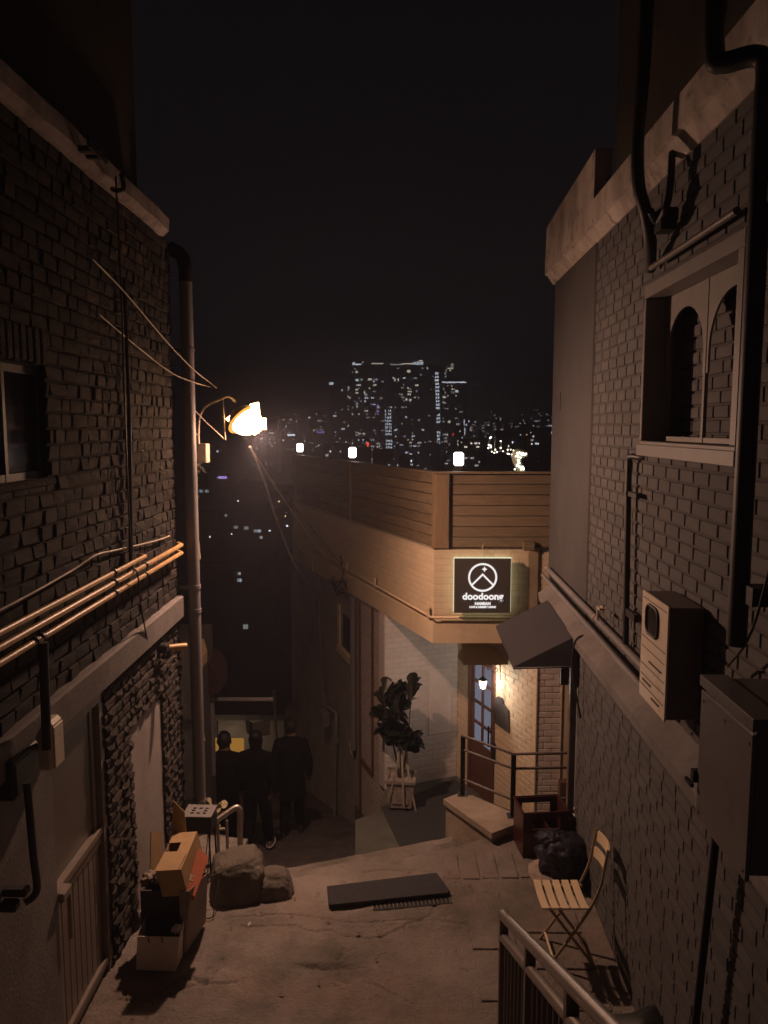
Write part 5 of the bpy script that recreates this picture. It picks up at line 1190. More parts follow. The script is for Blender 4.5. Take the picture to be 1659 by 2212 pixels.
# square stool with eight holes
t = thing('perforated_stool', 'square dark stool with round holes in its pale top beside the downpipe', 'stool', (-1.60, 6.20, 0))
SM = Matrix.Translation((-1.60, 6.20, 0)) @ Matrix.Rotation(math.radians(-2), 4, 'Z')
mb = MB(SM); n = 0; W2, D2 = .125, .105
holes = [(dx*.052, dy*.042) for dx in (-1, 0, 1) for dy in (-1, 0, 1) if not (dx == 0 and dy == 0)]
# top plate built as strips round the holes: a 3x3 grid of cells, each cell with an octagonal hole
cells = [(dx, dy) for dx in (-1, 0, 1) for dy in (-1, 0, 1)]
xs = [-W2, -.026, .026, W2]; ys_ = [-D2, -.021, .021, D2]
for i in range(3):
    for j in range(3):
        x0, x1, y0, y1 = xs[i], xs[i+1], ys_[j], ys_[j+1]
        if i == 1 and j == 1: mb.box((x0, y0, .455), (x1, y1, .463)); continue
        cx, cy = (-.052, 0, .052)[i], (-.042, 0, .042)[j]
        outer = [(x1, cy), (x1, y1), (cx, y1), (x0, y1), (x0, cy), (x0, y0), (cx, y0), (x1, y0)]
        inner = [(cx+.018*math.cos(k*PI/4), cy+.013*math.sin(k*PI/4)) for k in range(8)]
        for k in range(8):
            q = (k+1) % 8; mb.hexa([(*inner[k], .455), (*outer[k], .455), (*outer[q], .455), (*inner[q], .455), (*inner[k], .463), (*outer[k], .463), (*outer[q], .463), (*inner[q], .463)])
mb.build('top_plate', M['pvc'], t)
mb = MB(SM); mb.box((-W2+.004, -D2+.004, .31), (W2-.004, -D2+.012, .454)); mb.box((-W2+.004, D2-.012, .31), (W2-.004, D2-.004, .454)); mb.box((-W2+.004, -D2+.012, .31), (-W2+.012, D2-.012, .454)); mb.box((W2-.012, -D2+.012, .31), (W2-.004, D2-.012, .454)); mb.box((-W2+.012, -D2+.012, .33), (W2-.012, D2-.012, .34)); mb.build('skirt', M['black'], t)
for sx, sy_ in ((-1, -1), (1, -1), (1, 1), (-1, 1)):
    mb = MB(SM); mb.tube([(sx*.10, sy_*.085, .32), (sx*.11, sy_*.095, -.1)], .008, 6); mb.build('leg', M['black'], t)
# wire stand
t = thing('wire_stand', 'thin bent metal wire stand in front of the larger boulder', 'stand', (-1.42, 5.6, 0))
mb = MB(); mb.tube([(-1.46, 5.90, .42), (-1.445, 5.58, .02)], .004, 6); mb.tube([(-1.44, 5.90, .42), (-1.42, 5.60, .02)], .004, 6); mb.build('rod', M['black'], t)
mb = MB(); mb.tube([(-1.50, 5.62, .22), (-1.33, 5.66, .22), (-1.315, 5.64, .21), (-1.325, 5.44, .02), (-1.345, 5.42, .015), (-1.45, 5.43, .015)], .0045, 6); mb.build('base_loop', M['black'], t)
# short steel railing at the left
t = thing('end_railing', 'short stub of steel handrail with a rounded end behind the stool', 'railing', (-1.35, 6.5, -.2))
mb = MB(); mb.tube(curve_pts([(-1.66, 6.3, .20), (-1.48, 6.42, .28), (-1.36, 6.5, .335), (-1.325, 6.5, .32), (-1.32, 6.5, .27)], 4)+[(-1.325, 6.5, -.3)], .026, 12); mb.build('rail', M['steel'], t)
for x in (-1.50, -1.42): mb = MB(); mb.tube([(x, 6.42, -.2), (x, 6.42, .26)], .014, 8); mb.build('picket', M['steel'], t)
# little shrub above
t = thing('small_shrub', 'small pale leafed potted shrub beyond the perforated stool', 'plant', (-1.68, 7.0, -.1))
mb = MB(); mb.tube([(-1.68, 7.0, -1.9), (-1.68, 7.0, -.28)], [.12, .16], 12); mb.build('pot', M['greysteel'], t)
pm = mat('pale_leaf', (.42, .36, .22), .6, .3, 9)
LM2 = []
for me in LM[:2]:
    m2 = me.copy(); m2.name = 'leaf'; m2.materials.clear(); m2.materials.append(pm); LM2.append(m2)
rnd = random.Random(31)
for k in range(30):
    an = rnd.random()*6.3; el = -.2+1.3*rnd.random(); d = Vector((math.cos(an)*math.cos(el), math.sin(an)*math.cos(el), math.sin(el)))
    b = Vector((-1.66+.05*(rnd.random()-.5), 7.0+.05*(rnd.random()-.5), -.18+.28*rnd.random())); put_leaf(t, b+d*.02, d, .07+.04*rnd.random(), rnd.random(), LM2[k % 2])
mb = MB(); mb.tube(curve_pts([(-1.68, 7.0, -.28), (-1.67, 7.0, -.1), (-1.65, 7.0, .12)]), .008, 6); mb.build('stem', M['bark'], t)

# ================================================================== PEOPLE
def skin_mesh(verts, edges, rad, root=0, sub=2):
    me = bpy.data.meshes.new('tmp'); me.from_pydata(verts, edges, []); o = bpy.data.objects.new('tmp', me); COL.objects.link(o)
    o.modifiers.new('s', 'SKIN'); sv = me.skin_vertices
    if not sv:
        bm = bmesh.new(); bm.from_mesh(me); bm.verts.layers.skin.verify(); bm.to_mesh(me); bm.free()
    for i, r in enumerate(rad):
        r = r if isinstance(r, tuple) else (r, r); me.skin_vertices[0].data[i].radius = r
        me.skin_vertices[0].data[i].use_root = (i == root)
    if sub: md = o.modifiers.new('b', 'SUBSURF'); md.levels = sub; md.render_levels = sub
    dg = bpy.context.evaluated_depsgraph_get(); dg.update()
    out = bpy.data.meshes.new_from_object(o.evaluated_get(dg)); bpy.data.objects.remove(o); return out
def person(label, loc, rz, H, legs, arms, hair='short', coat=False, shoe='black', head_turn=0):
    """legs: ((knee xyz),(foot xyz)) left/right; arms: ((elbow),(wrist)); faces local +Y"""
    t = bpy.data.objects.new('person', None); COL.objects.link(t); t.location = loc; t.rotation_euler.z = rz; tag(t, label, 'person', 'people walking down the alley'); t.empty_display_size = .1
    s = H/1.75; V = [(0, 0, .98), (0, .0, 1.15), (0, -.01, 1.32), (0, -.01, 1.44), (0, .0, 1.51), (0, .02, 1.60), (0, .02, 1.68)]; R = [(.17, .14), (.175, .14), (.205, .15), (.155, .12), (.07, .07), (.085, .095), (.078, .088)]
    if coat: R[0] = (.20, .16); R[1] = (.19, .15)
    E_ = [(0, 1), (1, 2), (2, 3), (3, 4), (4, 5), (5, 6)]
    for sgn, (kn, ft) in zip((-1, 1), legs):
        b = len(V); V += [(sgn*.095, 0, .90), kn, ((kn[0]+ft[0])/2, (kn[1]+ft[1])/2, (kn[2]+ft[2])/2+.02), ft, (ft[0]+sgn*.015, ft[1]+.10, ft[2]-.055), (ft[0]+sgn*.02, ft[1]+.17, ft[2]-.065)]
        R += [(.12, .12), (.088, .09), (.082, .084), (.068, .07), (.042, .036), (.03, .022)]; E_ += [(0, b), (b, b+1), (b+1, b+2), (b+2, b+3), (b+3, b+4), (b+4, b+5)]
    for sgn, (el, wr_) in zip((-1, 1), arms):
        b = len(V); V += [(sgn*.18, -.01, 1.41), el, wr_, (wr_[0], wr_[1]+.03, wr_[2]-.05)]; R += [(.092, .092), (.072, .072), (.055, .055), (.030, .018)]
        E_ += [(3, b), (b, b+1), (b+1, b+2), (b+2, b+3)]
        p = V[b+3]
        for q in range(4):
            c = len(V); ox = (q-1.5)*.016; V += [(p[0]+ox, p[1]+.035, p[2]-.035-.004*(1.5-abs(q-1.5))), (p[0]+ox, p[1]+.045, p[2]-.065+.006*abs(q-1.5))]; R += [.009, .007]; E_ += [(b+3, c), (c, c+1)]
        c = len(V); V += [(p[0]-sgn*.035, p[1]+.03, p[2]-.01), (p[0]-sgn*.035, p[1]+.05, p[2]-.035)]; R += [.010, .008]; E_ += [(b+3, c), (c, c+1)]
    V = [Vector(v)*s for v in V]; R = [tuple(k*s for k in r) if isinstance(r, tuple) else r*s for r in R]
    me = skin_mesh(V, E_, R)
    for m_ in (M['cloth1'], M['cloth2'], M['skin'], M['black']): me.materials.append(m_)
    me.materials.clear()
    for m_ in (M['cloth1'], M['cloth2'], M['skin'], M['black']): me.materials.append(m_)
    wr_z = [arms[0][1], arms[1][1]]
    for p in me.polygons:
        c = p.center/s; k = 0 if c.z > .93 else 1
        if c.z > 1.55: k = 2
        for w in wr_z:
            if (c-Vector(w)).length < .13 and c.z < Vector(w).z+.01: k = 2
        if c.z < .09: k = 3
        p.material_index = k; p.use_smooth = True
    body = bpy.data.objects.new('body', me); COL.objects.link(body); body.parent = t
    # hair cap, ears and nose belong to the head
    bm = bmesh.new(); bmesh.ops.create_icosphere(bm, subdivisions=3, radius=1)
    for v in bm.verts:
        d = v.co.copy(); r = 1+.14*mnoise.noise(d*6+Vector((H*3, 0, 0))); z = d.z*.125
        if d.y > .35 and d.z < .45: r *= .80
        if hair == 'long' and d.z < 0 and d.y < .3: z *= 1.9
        v.co = Vector((d.x*.096*r, d.y*.108*r-.005, z*r+.01))*s+Vector((0, .015, 1.655))*s
    hm = bpy.data.meshes.new('hair'); bm.to_mesh(hm); bm.free(); hm.materials.append(M['hair']); hm.polygons.foreach_set('use_smooth', [True]*len(hm.polygons))
    ho = bpy.data.objects.new('hair', hm); COL.objects.link(ho); ho.parent = t
    mb = MB()
    for sx in (-1, 1): mb.ball(Vector((sx*.088, .02, 1.63))*s, .022*s, 6, 0, (.4, .7, 1.2))
    mb.tube([Vector((0, .10, 1.64))*s, Vector((0, .125, 1.61))*s], [.008*s, .014*s], 6)
    f_ = mb.build('ears_and_nose', M['skin']); f_.parent = t
    mb = MB()
    for sx in (-1, 1): mb.ball(Vector((sx*.033, .097, 1.645))*s, .011*s, 6)
    f_ = mb.build('eyes', M['black']); f_.parent = t
    if coat:
        mb = MB(); n = 20; vs = []
        for j, (z, rx, ry) in enumerate(((1.10, .15, .115), (.95, .185, .15), (.78, .20, .17), (.62, .215, .185))):
            for k in range(n): a = 2*PI*k/n; w = 1+.04*math.sin(a*6+j); vs.append(Vector((rx*w*math.cos(a), ry*w*math.sin(a), z))*s)
        mb.add(vs, [(j*n+k, j*n+(k+1) % n, (j+1)*n+(k+1) % n, (j+1)*n+k) for j in range(3) for k in range(n)], 0, True); c_ = mb.build('coat_skirt', M['cloth1']); c_.parent = t
    for sgn, (kn, ft) in zip((-1, 1), legs):
        mb = MB(); f = Vector(ft)
        vs = []; n = 14
        for j, (z, g) in enumerate(((0, 1.06), (.022, 1.08), (.024, 1.0), (.055, .92), (.09, .55))):
            for k in range(n):
                a = 2*PI*k/n; vs.append((f+Vector((.048*g*math.cos(a)+sgn*.01, (.135 if z < .03 else .135-.9*z*max(0, math.sin(a)))*g*math.sin(a)+.055-(.35*z), z-.088)))*s)
        mb.add(vs, [(j*n+k, j*n+(k+1) % n, (j+1)*n+(k+1) % n, (j+1)*n+k) for j in range(4) for k in range(n)], 0, True); mb.add(vs[:n], [tuple(range(n))[::-1]])
        so = mb.build('shoe', M['shoe'] if shoe == 'pale' else M['black']); so.parent = t
        if shoe == 'pale':
            mb = MB(); mb.tube([(f+Vector((sgn*.01+.053*math.cos(2*PI*k/16), .055+.146*math.sin(2*PI*k/16), -.078)))*s for k in range(17)], .011*s, 6, cap=False); q = mb.build('shoe_sole', M['white']); q.parent = t
    return t
ft_ = .088
def stand(w=.11, st_=.16, lift=0): return (((-w*.9, .06, .50), (-w, -st_*.6, ft_+.02)), ((w*.9, .10, .50), (w, st_, ft_)))
P3y = 10.9; p3 = at(631, 1797, Y=P3y)
person('tallest person in a long dark coat seen from behind, walking nearest the cafe wall', (p3.x, P3y, road_z(P3y)), .05, 1.76, stand(), (((-.25, -.02, 1.13), (-.24, .10, .88)), ((.26, -.03, 1.13), (.25, .08, .88))), coat=True)
P2y = 10.0; p2 = at(557, 1845, Y=P2y)
person('person in the middle in black clothes with pale soled canvas shoes', (p2.x, P2y, road_z(P2y)), -.08, 1.70, stand(.12, .20), (((-.25, .0, 1.13), (-.20, .18, .98)), ((.25, -.04, 1.13), (.27, .05, .88))), hair='long', shoe='pale')
P1y = 9.75; p1 = at(490, 1845, Y=P1y)
person('person at the left in black holding one arm forward, partly hidden by the stool', (p1.x, P1y, road_z(P1y)), .12, 1.72, stand(.10, .12), (((-.26, .02, 1.12), (-.30, .22, 1.0)), ((.25, -.02, 1.13), (.22, .12, .90))))

# ================================================================== LOWER STREET
# dark neighbour wall beyond the downpipe, with a lit porch roof and a red awning
t = thing('corner_shop', 'dark narrow shop building behind the downpipe with a small lit canopy edge', 'shop', (-2.6, 10, road_z(10)))
mb = MB(); mb.box((-6, 7.7, -3.2), (-2.25, 9.6, 1.2)); mb.build('wall', M['darkroof'], t)
mb = MB(); mb.prism([at(416, 1384, Y=8.9), at(428, 1386, Y=8.9), at(437, 1420, Y=8.8), at(437, 1442, Y=8.8), at(420, 1446, Y=8.8), at(412, 1420, Y=8.9)], (0, .25, 0)); mb.build('canopy_edge', M['card'], t)
mb = MB(); mb.tube([at(407, 1090, Y=7.6), at(417, 1240, Y=7.6), at(430, 1380, Y=7.6), at(434, 1500, Y=8.4), at(433, 1560, Y=8.6), at(440, 1600, Y=8.6)], .02, 8); mb.build('pipe', M['pvcw'], t)
mb = MB(); a = at(452, 1513, Y=9.4); mb.box(a, (a.x+.05, 9.46, a.z-1.0)); a = at(462, 1513, Y=9.4); mb.box((a.x-.1, 9.38, a.z), (a.x+.75, 9.43, a.z+.03)); mb.build('gate_post', M['pvc'], t)
c = at(436, 1500, Y=9.3); r = at(471, 1500, Y=9.3).x-c.x; hh = at(436, 1428, Y=9.3).z-c.z
mb = MB(); mb.prism([(c.x, 9.3, c.z)]+[(c.x+r*math.sin(PI/2*k/10), 9.3, c.z+hh*(.28+.72*math.cos(PI/2*k/10))) for k in range(11)]+[(c.x+r, 9.3, c.z)], (0, .6, 0))
tag(mb.build('red_awning', M['redcloth']), 'dark red rounded awning on the lower street behind the downpipe', 'awning')
# glowing pieces further down
t = thing('street_sign', 'amber glowing sign box on the lower street behind the people', 'sign', at(490, 1622, Y=14.8))
a = at(453, 1602, Y=14.8); b = at(524, 1640, Y=14.8); mb = MB(); mb.box((a.x, 14.8, b.z-.1), (b.x, 15.0, a.z), .02); mb.build('face', M['yellow'], t)
t = thing('white_signboard', 'pale blank signboard box hanging over the lower street', 'sign', at(555, 1572, Y=14.2))
mb = MB(); P = [at(530, 1555, Y=14.3), at(547, 1563, Y=14.0), at(547, 1592, Y=14.0), at(533, 1584, Y=14.3)]; mb.prism(P, (.0, .03, 0)); P = [at(548, 1563, Y=14.0), at(583, 1555, Y=14.1), at(583, 1588, Y=14.1), at(548, 1592, Y=14.0)]; mb.prism(P, (0, .03, 0)); mb.build('box', M['plaster'], t)
mb = MB(); mb.tube([at(541, 1560, Y=13.98), at(541, 1640, Y=13.98)], .015, 6); mb.build('pole', M['black'], t)
t = thing('lower_shop', 'low rendered shop front closing the view down the alley behind the people', 'shop', (-3, 16, road_z(16)))
zt = at(520, 1520, Y=16).z
mb = MB(); mb.box((-6, 16.0, -6), (-2.25, 16.3, zt)); mb.build('wall', M['plaster_dim'], t)
mb = MB(); mb.prism([(-6, 15.3, zt+.02), (-6, 16.6, zt+.35), (-6, 16.6, zt+.25), (-6, 15.3, zt-.1)], (4.0, 0, 0)); mb.build('roof', M['darkroof'], t)
mb = MB(); a = at(452, 1530, Y=15.6); mb.box((a.x-.1, 15.55, -6), (a.x+.16, 15.7, zt), .01); mb.build('post', M['black'], t)
mb = MB(); P = [at(437, 1640, Y=12.2), at(452, 1650, Y=12.6), at(452, 1725, Y=12.6), at(437, 1700, Y=12.2)]; mb.prism(P, (-.02, .02, 0)); tag(mb.build('lit_shop_window', M['yellow2']), 'narrow warm lit shop window low on the left behind the person on the left', 'window')
mb = MB(); a = at(594, 1490, Y=13.6); mb.tube([at(592, 1490, Y=13.6), at(598, 1630, Y=13.4)], .03, 8); tag(mb.build('street_pole', M['steel']), 'slim metal pole between the people on the lower street', 'pole')
# shop lamp that lights that wall
ld = bpy.data.lights.new('shop_bulb', 'POINT'); ld.energy = 30; ld.color = (1, .72, .45); ld.shadow_soft_size = .08
t = thing('shop_lamp', 'small lamp lighting the shop wall on the lower street', 'lamp', (-3.4, 15.0, -2.9)); lo = bpy.data.objects.new('bulb', ld); COL.objects.link(lo); lo.parent = t
mb = MB(); mb.tube([(-3.4, 15.0, -2.86), (-3.4, 15.6, -2.8)], .012, 6); mb.ball((-3.4, 15.0, -2.9), .03, 6); mb.build('fitting', M['black'], t)
# neighbouring house beyond the cafe with its sloping roofs
t = thing('tiled_roof_house', 'dark house with a grey sloping eave beyond the cafe side wall', 'house', (-1.5, 16, -5))
def slab(P, ext, m, name): mb = MB(); mb.prism(P, ext); return mb.build(name, m, t)
slab([at(582, 1362, Y=17), at(600, 1372, Y=16), at(690, 1500, Y=14.6), at(690, 1562, Y=14.6), at(660, 1540, Y=14.8), at(582, 1450, Y=17)], (.1, .3, 0), M['slope'], 'eave')
slab([at(582, 1450, Y=17.2), at(695, 1590, Y=14.9), at(695, 1700, Y=14.9), at(650, 1700, Y=15.4), at(600, 1640, Y=17.2)], (.1, .3, 0), M['slope'], 'wall')
mb = MB(); P = at(616, 1530, Y=14.4); mb.obox(P, (.26, .0, 0), (0, .3, 0), (0, 0, -.16), .01); mb.build('eave_end', M['plaster_dim'], t)
# roofs below, dark
rnd = random.Random(77)
# ------------------------------------------------------------------ overhead wires
def wire(label, pts, r=.007, m='pvcw'): cable(label, pts, r, m, 'overhead_wire')
L0 = at(540, 965, Y=7.6)
wire('thick wrapped cable sagging from the street lamp down to the cafe wall', curve_pts([L0, at(572, 1045, Y=8.3), at(600, 1130, Y=9.2), at(634, 1215, Y=10.6), at(662, 1255, Y=11.8), at(690, 1276, pl=(FC+nL*.12, nL))], 6), .016, 'pvc')
wire('thin wire running just above the thick cable towards the cafe', [L0, at(600, 1060, Y=9.0), at(680, 1175, Y=11), at(705, 1210, pl=(FC+nL*.1, nL))], .006)
wire('thin dark wire reaching the bracket above the wire tangle on the cafe', [at(560, 985, Y=7.9), at(640, 1100, Y=10), at(737, 1218, pl=(FC+nL*.12, nL))], .006, 'black')
mb = MB()
for k, (u_, v_) in enumerate(((580, 1075), (600, 1130), (618, 1175), (640, 1222))):
    a = [at(572, 1045, Y=8.3), at(600, 1130, Y=9.2), at(634, 1215, Y=10.6)]
wire('bright wire from the upper left to the top of the lamp arm', curve_pts([at(200, 560, Y=4.6), at(270, 632, Y=5.2), at(360, 738, Y=6.2), at(420, 800, Y=6.8), at(468, 838, Y=7.1)], 5), .0055)
wire('second bright wire meeting the lamp arm from the brick house', curve_pts([at(215, 680, Y=5.0), at(300, 752, Y=5.8), at(370, 805, Y=6.4), at(420, 826, Y=6.8), at(455, 836, Y=7.1)], 5), .0055)
wire('faint wire crossing the dark brick wall down to the downpipe', [at(140, 830, Y=4.7), at(245, 915, Y=5.4), at(350, 1012, Y=6.4)], .0045)
wire('short wire from the lamp arm to the small hook below the lamp', [at(405, 870, Y=6.9), at(445, 912, Y=7.05), at(484, 948, Y=7.2)], .006)
wire('thin vertical flex hanging at the left of the lamp', [at(482, 862, Y=7.16), at(484, 905, Y=7.16), at(487, 950, Y=7.2)], .006)
t = thing('wire_tangle', 'bright tangle of wires behind the downpipe below the ballast box', 'wires', at(420, 1020, Y=7.3)); rnd = random.Random(4)
for k in range(11):
    c = at(405+rnd.random()*16, 985+rnd.random()*45, Y=7.3); P = [c+Vector(((rnd.random()-.2)*.14, (rnd.random()-.5)*.1, (rnd.random()-.5)*.22)) for _ in range(4)]
    mb = MB(); mb.tube(curve_pts(P, 5), .006, 5); mb.build('wire', M['pvcw'] if k % 2 else M['black'], t)
wire('loose wire dangling beside the downpipe', curve_pts([at(414, 1015, Y=7.3), at(418, 1080, Y=7.3), at(424, 1110, Y=7.4), at(428, 1160, Y=7.4), at(432, 1208, Y=7.4)], 4), .008)

# ================================================================== DISTANT CITY
def lights_quads(mbs, u, v, w, h, Y, which):
    a = at(u, v, Y=Y); k = Y/FPX; mbs[which].box((a.x, Y, a.z-h*k), (a.x+w*k, Y+.3, a.z))
WIN = ('win1', 'win2', 'win3')
def tower(label, u0, u1, v0, Y, zb, name='apartment_tower', group=None, p=.12, seed=0, extra=(), roofs=(), depth=18, step=(8.2, 7.0), vmax=1015, wall='citywall', caps=()):
    a = at(u0, v0, Y=Y); b = at(u1, v0, Y=Y)
    t = thing(name, label, 'tower' if 'tower' in name else 'building', ((a.x+b.x)/2, Y, zb), group)
    mb = MB(); mb.box((a.x, Y, zb), (b.x, Y+depth, a.z)); k_ = Y/FPX
    for c0, c1, cv in caps: c = at(c0, cv, Y=Y); d = at(c1, cv, Y=Y); mb.box((c.x, Y+2, a.z), (d.x, Y+depth-2, c.z))
    mb.build('block', M[wall], t)
    mbs = {k: MB() for k in ('win1', 'win2', 'win3', 'red', 'purple')}; r = random.Random(seed); Yw = Y-.35
    v = v0+8
    while v < vmax:
        u = u0+3+r.random()
        while u < u1-4:
            if r.random() < p:
                w = 1.9+1.3*r.random(); which = r.choice(('win1', 'win2', 'win3', 'win3', 'win3')); lights_quads(mbs, u, v, w, 2.6+1.2*r.random(), Yw, which)
                if r.random() < .3: lights_quads(mbs, u+w+1, v, w, 3.0, Yw, which)
            u += step[0]*.55
        v += step[1]
    for (u, v_, w, h, which) in list(extra)+list(roofs): lights_quads(mbs, u, v_, w, h, Yw-.1, which)
    for k, m_ in mbs.items():
        if m_.v: m_.build('lit_window', M[k], t, kind='stuff')
    return t
zz = lambda x, y: (702.1+.205*x, 762.5+.205*y)
def E_(lst): return [(zz(x, y)[0], zz(x, y)[1], w, h, k) for x, y, w, h, k in lst]
Yt = 520; zb = -36
tower('leftmost slim dark tower of the high rise group with one bright light on its roof', 711, 757, 826, Yt+30, zb, seed=1, p=.07, roofs=[(711, 826, 9, 5, 'win1')], vmax=1000)
tower('wide dark high rise left of centre with lit roof edges', 757, 832, 787, Yt, zb, seed=2, p=.13, caps=((772, 785, 775), (798, 825, 774)),
      roofs=E_([(288, 112, 19, 2.6, 'win1'), (290, 96, 5, 3, 'win2'), (490, 106, 25, 2.2, 'win2'), (392, 88, 2.4, 3, 'win2')]),
      extra=E_([(545, 545, 5, 5, 'purple'), (540, 605, 6, 4, 'purple'), (322, 190, 5, 4, 'win2'), (322, 275, 6, 4, 'win1'), (372, 272, 5, 4, 'win3'), (455, 268, 8, 4, 'win2'), (515, 268, 8, 4, 'win3'), (322, 378, 5, 3, 'win2'), (320, 412, 6, 3, 'win2'), (408, 402, 3, 5, 'win2'), (238, 450, 2, 5, 'win2'), (255, 460, 2, 5, 'win2'), (245, 355, 2, 5, 'win2'), (540, 945, 8, 4, 'win3'), (540, 1005, 9, 4, 'win3')]+[(325, 520+20*i, 5, 3, 'win3') for i in range(3)]+[(320, 830+28*i, 8, 3, 'win3') for i in range(2)]))
colA = [(632+i*18+j*1.1, 600+35*j, 1.7, 4.2, 'win1') for j in range(14) for i in range(4) if not (j == 8 or (j < 2 and i in (1,)) or (j == 13 and i == 3))]
tower('tallest central high rise with a bright comb of lights on its roof', 836, 922, 786, Yt-6, zb, seed=3, p=.10, caps=((850, 895, 774),),
      roofs=E_([(690, 115, 26, 2.2, 'win3'), (805, 108, 26, 2.2, 'win2')]+[(928+14*i, 92, 1.8, 6, 'win1') for i in range(8)]+[(985, 75, 9, 2, 'win2')]),
      extra=E_([(848, 478, 4, 5, 'win2'), (885, 485, 6, 3, 'win2'), (865, 180, 7, 5, 'win2'), (870, 400, 9, 2.4, 'win2'), (870, 372, 7, 2, 'win3'), (950, 330, 7, 3.5, 'win2'), (730, 268, 2.6, 6, 'win2'), (765, 268, 2.6, 6, 'win2'), (890, 1060, 5.5, 3.6, 'win1'), (785, 960, 8, 3, 'win3')]))
tower('narrow dark high rise with a long column of paired windows beside the central tower', 832, 850, 882, Yt-12, zb, seed=4, p=.0, extra=E_(colA))
colB = [(1160+i*21+j*1.2, 205+36.5*j, 3.0, 4.2, 'win1') for j in range(21) for i in range(2) if not (j in (11, 15, 16)) and not (i == 0 and j in (12, 20))]
tower('slim high rise right of the central tower with a bright column of paired windows', 922, 952, 790, Yt-3, zb, seed=5, p=.05, extra=E_(colB), roofs=E_([(1045, 150, 8, 4, 'win2'), (1040, 175, 5, 3, 'win2')]), caps=((925, 945, 784),))
tower('high rise standing behind the two right towers with a lit rooftop box', 945, 980, 790, Yt+35, zb, seed=6, p=.03, roofs=E_([(1290, 155, 13, 2.4, 'win2'), (1325, 110, 6, 7, 'win3'), (1258, 205, 4, 4, 'win3'), (1262, 240, 4, 4, 'win3')]))
tower('rightmost lower high rise of the group with a bright roof edge', 953, 1010, 824, Yt-10, zb, seed=7, p=.12, caps=((962, 992, 815),),
      roofs=E_([(1235, 302, 50, 2.6, 'win1')]), extra=E_([(1240, 455, 7, 4, 'win2'), (1240, 515, 7, 4, 'win3'), (1295, 712, 6, 5, 'win2'), (1380, 740, 8, 4, 'win3'), (1255, 890, 7, 3.6, 'win3'), (1255, 922, 7, 3.6, 'win3'), (1375, 390, 6, 5, 'win1'), (1345, 845, 2.5, 6, 'red'), (1465, 700, 1.5, 12, 'win1'), (1470, 790, 1.5, 14, 'win1')]))
ORD = ('first', 'second', 'third', 'fourth', 'fifth', 'sixth', 'seventh')
rnd = random.Random(9)
for i, (u0, u1, v0, Y) in enumerate(((1012, 1030, 896, 640), (1034, 1058, 903, 680), (1062, 1090, 888, 700), (1094, 1118, 906, 660), (1122, 1140, 899, 720), (1143, 1172, 876, 690), (1176, 1200, 886, 650))):
    tower('%s from the left of the distant blocks on the horizon right of the towers' % ORD[i], u0, u1, v0, Y, -32, name='apartment_block', group='distant blocks right of the towers', seed=20+i, p=.22, vmax=952, step=(6, 6))
for i, (u0, u1, v0, Y) in enumerate(((520, 560, 902, 660), (575, 600, 905, 600), (606, 640, 897, 620), (645, 662, 908, 560), (664, 700, 885, 640))):
    tower('%s from the left of the distant blocks between street lamp and towers' % ORD[i], u0, u1, v0, Y, -32, name='apartment_block', group='distant blocks left of the towers', seed=40+i, p=.12, vmax=975, step=(7, 7))
for i, (u0, u1, v0, Y) in enumerate(((700, 750, 958, 280), (760, 800, 968, 240), (805, 850, 972, 250), (862, 900, 986, 260), (1000, 1050, 948, 280), (1085, 1130, 930, 300), (1135, 1200, 925, 330))):
    tower('%s from the left of the flat roofed buildings just above the roof fence' % ORD[i], u0, u1, v0, Y, -34, name='low_building', group='buildings below the towers', seed=60+i, p=.08, vmax=1010, step=(8, 8))
# dark houses in the valley with a few lit windows
VH = [(420, 446, 1020, 150, [(421, 1030, 7, 6), (421, 1045, 7, 6), (421, 1058, 8, 6), (431, 1058, 8, 6), (443, 1058, 8, 6), (421, 1070, 9, 6)]), (455, 500, 1045, 170, []), (500, 545, 1055, 140, []), (400, 470, 1105, 90, [(405, 1134, 5, 6), (414, 1137, 4, 3)]), (470, 540, 1110, 80, [(505, 1136, 9, 6), (527, 1137, 10, 7), (485, 1110, 6, 6)]), (545, 600, 1125, 75, [(548, 1144, 16, 6), (560, 1158, 7, 6)]), (598, 640, 1110, 85, [(604, 1143, 7, 5)]), (420, 500, 1215, 50, []), (505, 560, 1230, 46, [(513, 1236, 7, 6), (512, 1250, 10, 7)]), (545, 600, 1285, 38, [(563, 1290, 16, 9), (556, 1302, 10, 3)]), (500, 548, 1340, 32, [(525, 1349, 11, 10)]), (600, 650, 1230, 44, []), (560, 620, 1065, 120, [(590, 1040, 3, 2)]), (380, 420, 1180, 60, [])]
VLAB = ['valley house with four rows of pale lit windows beside the downpipe', 'dark roofed valley house right under the violet neon sign', 'dark unlit valley house right of the one under the violet sign', 'low valley house with two small lit windows close to the downpipe', 'valley house with two bright lit windows side by side', 'valley house with a wide bright window and a smaller one below it',
        'valley house with one small lit window beside the cafe end wall', 'dark unlit near house beside the downpipe below the lit windows', 'nearer valley house with two lit windows one above the other', 'near valley house with a wide lit window beside the thick cable', 'nearest valley house with a single square lit window', 'unlit near house just left of the cafe end wall', 'dark valley house with a tiny lit speck below the street lamp', 'dark unlit house mostly hidden behind the downpipe']
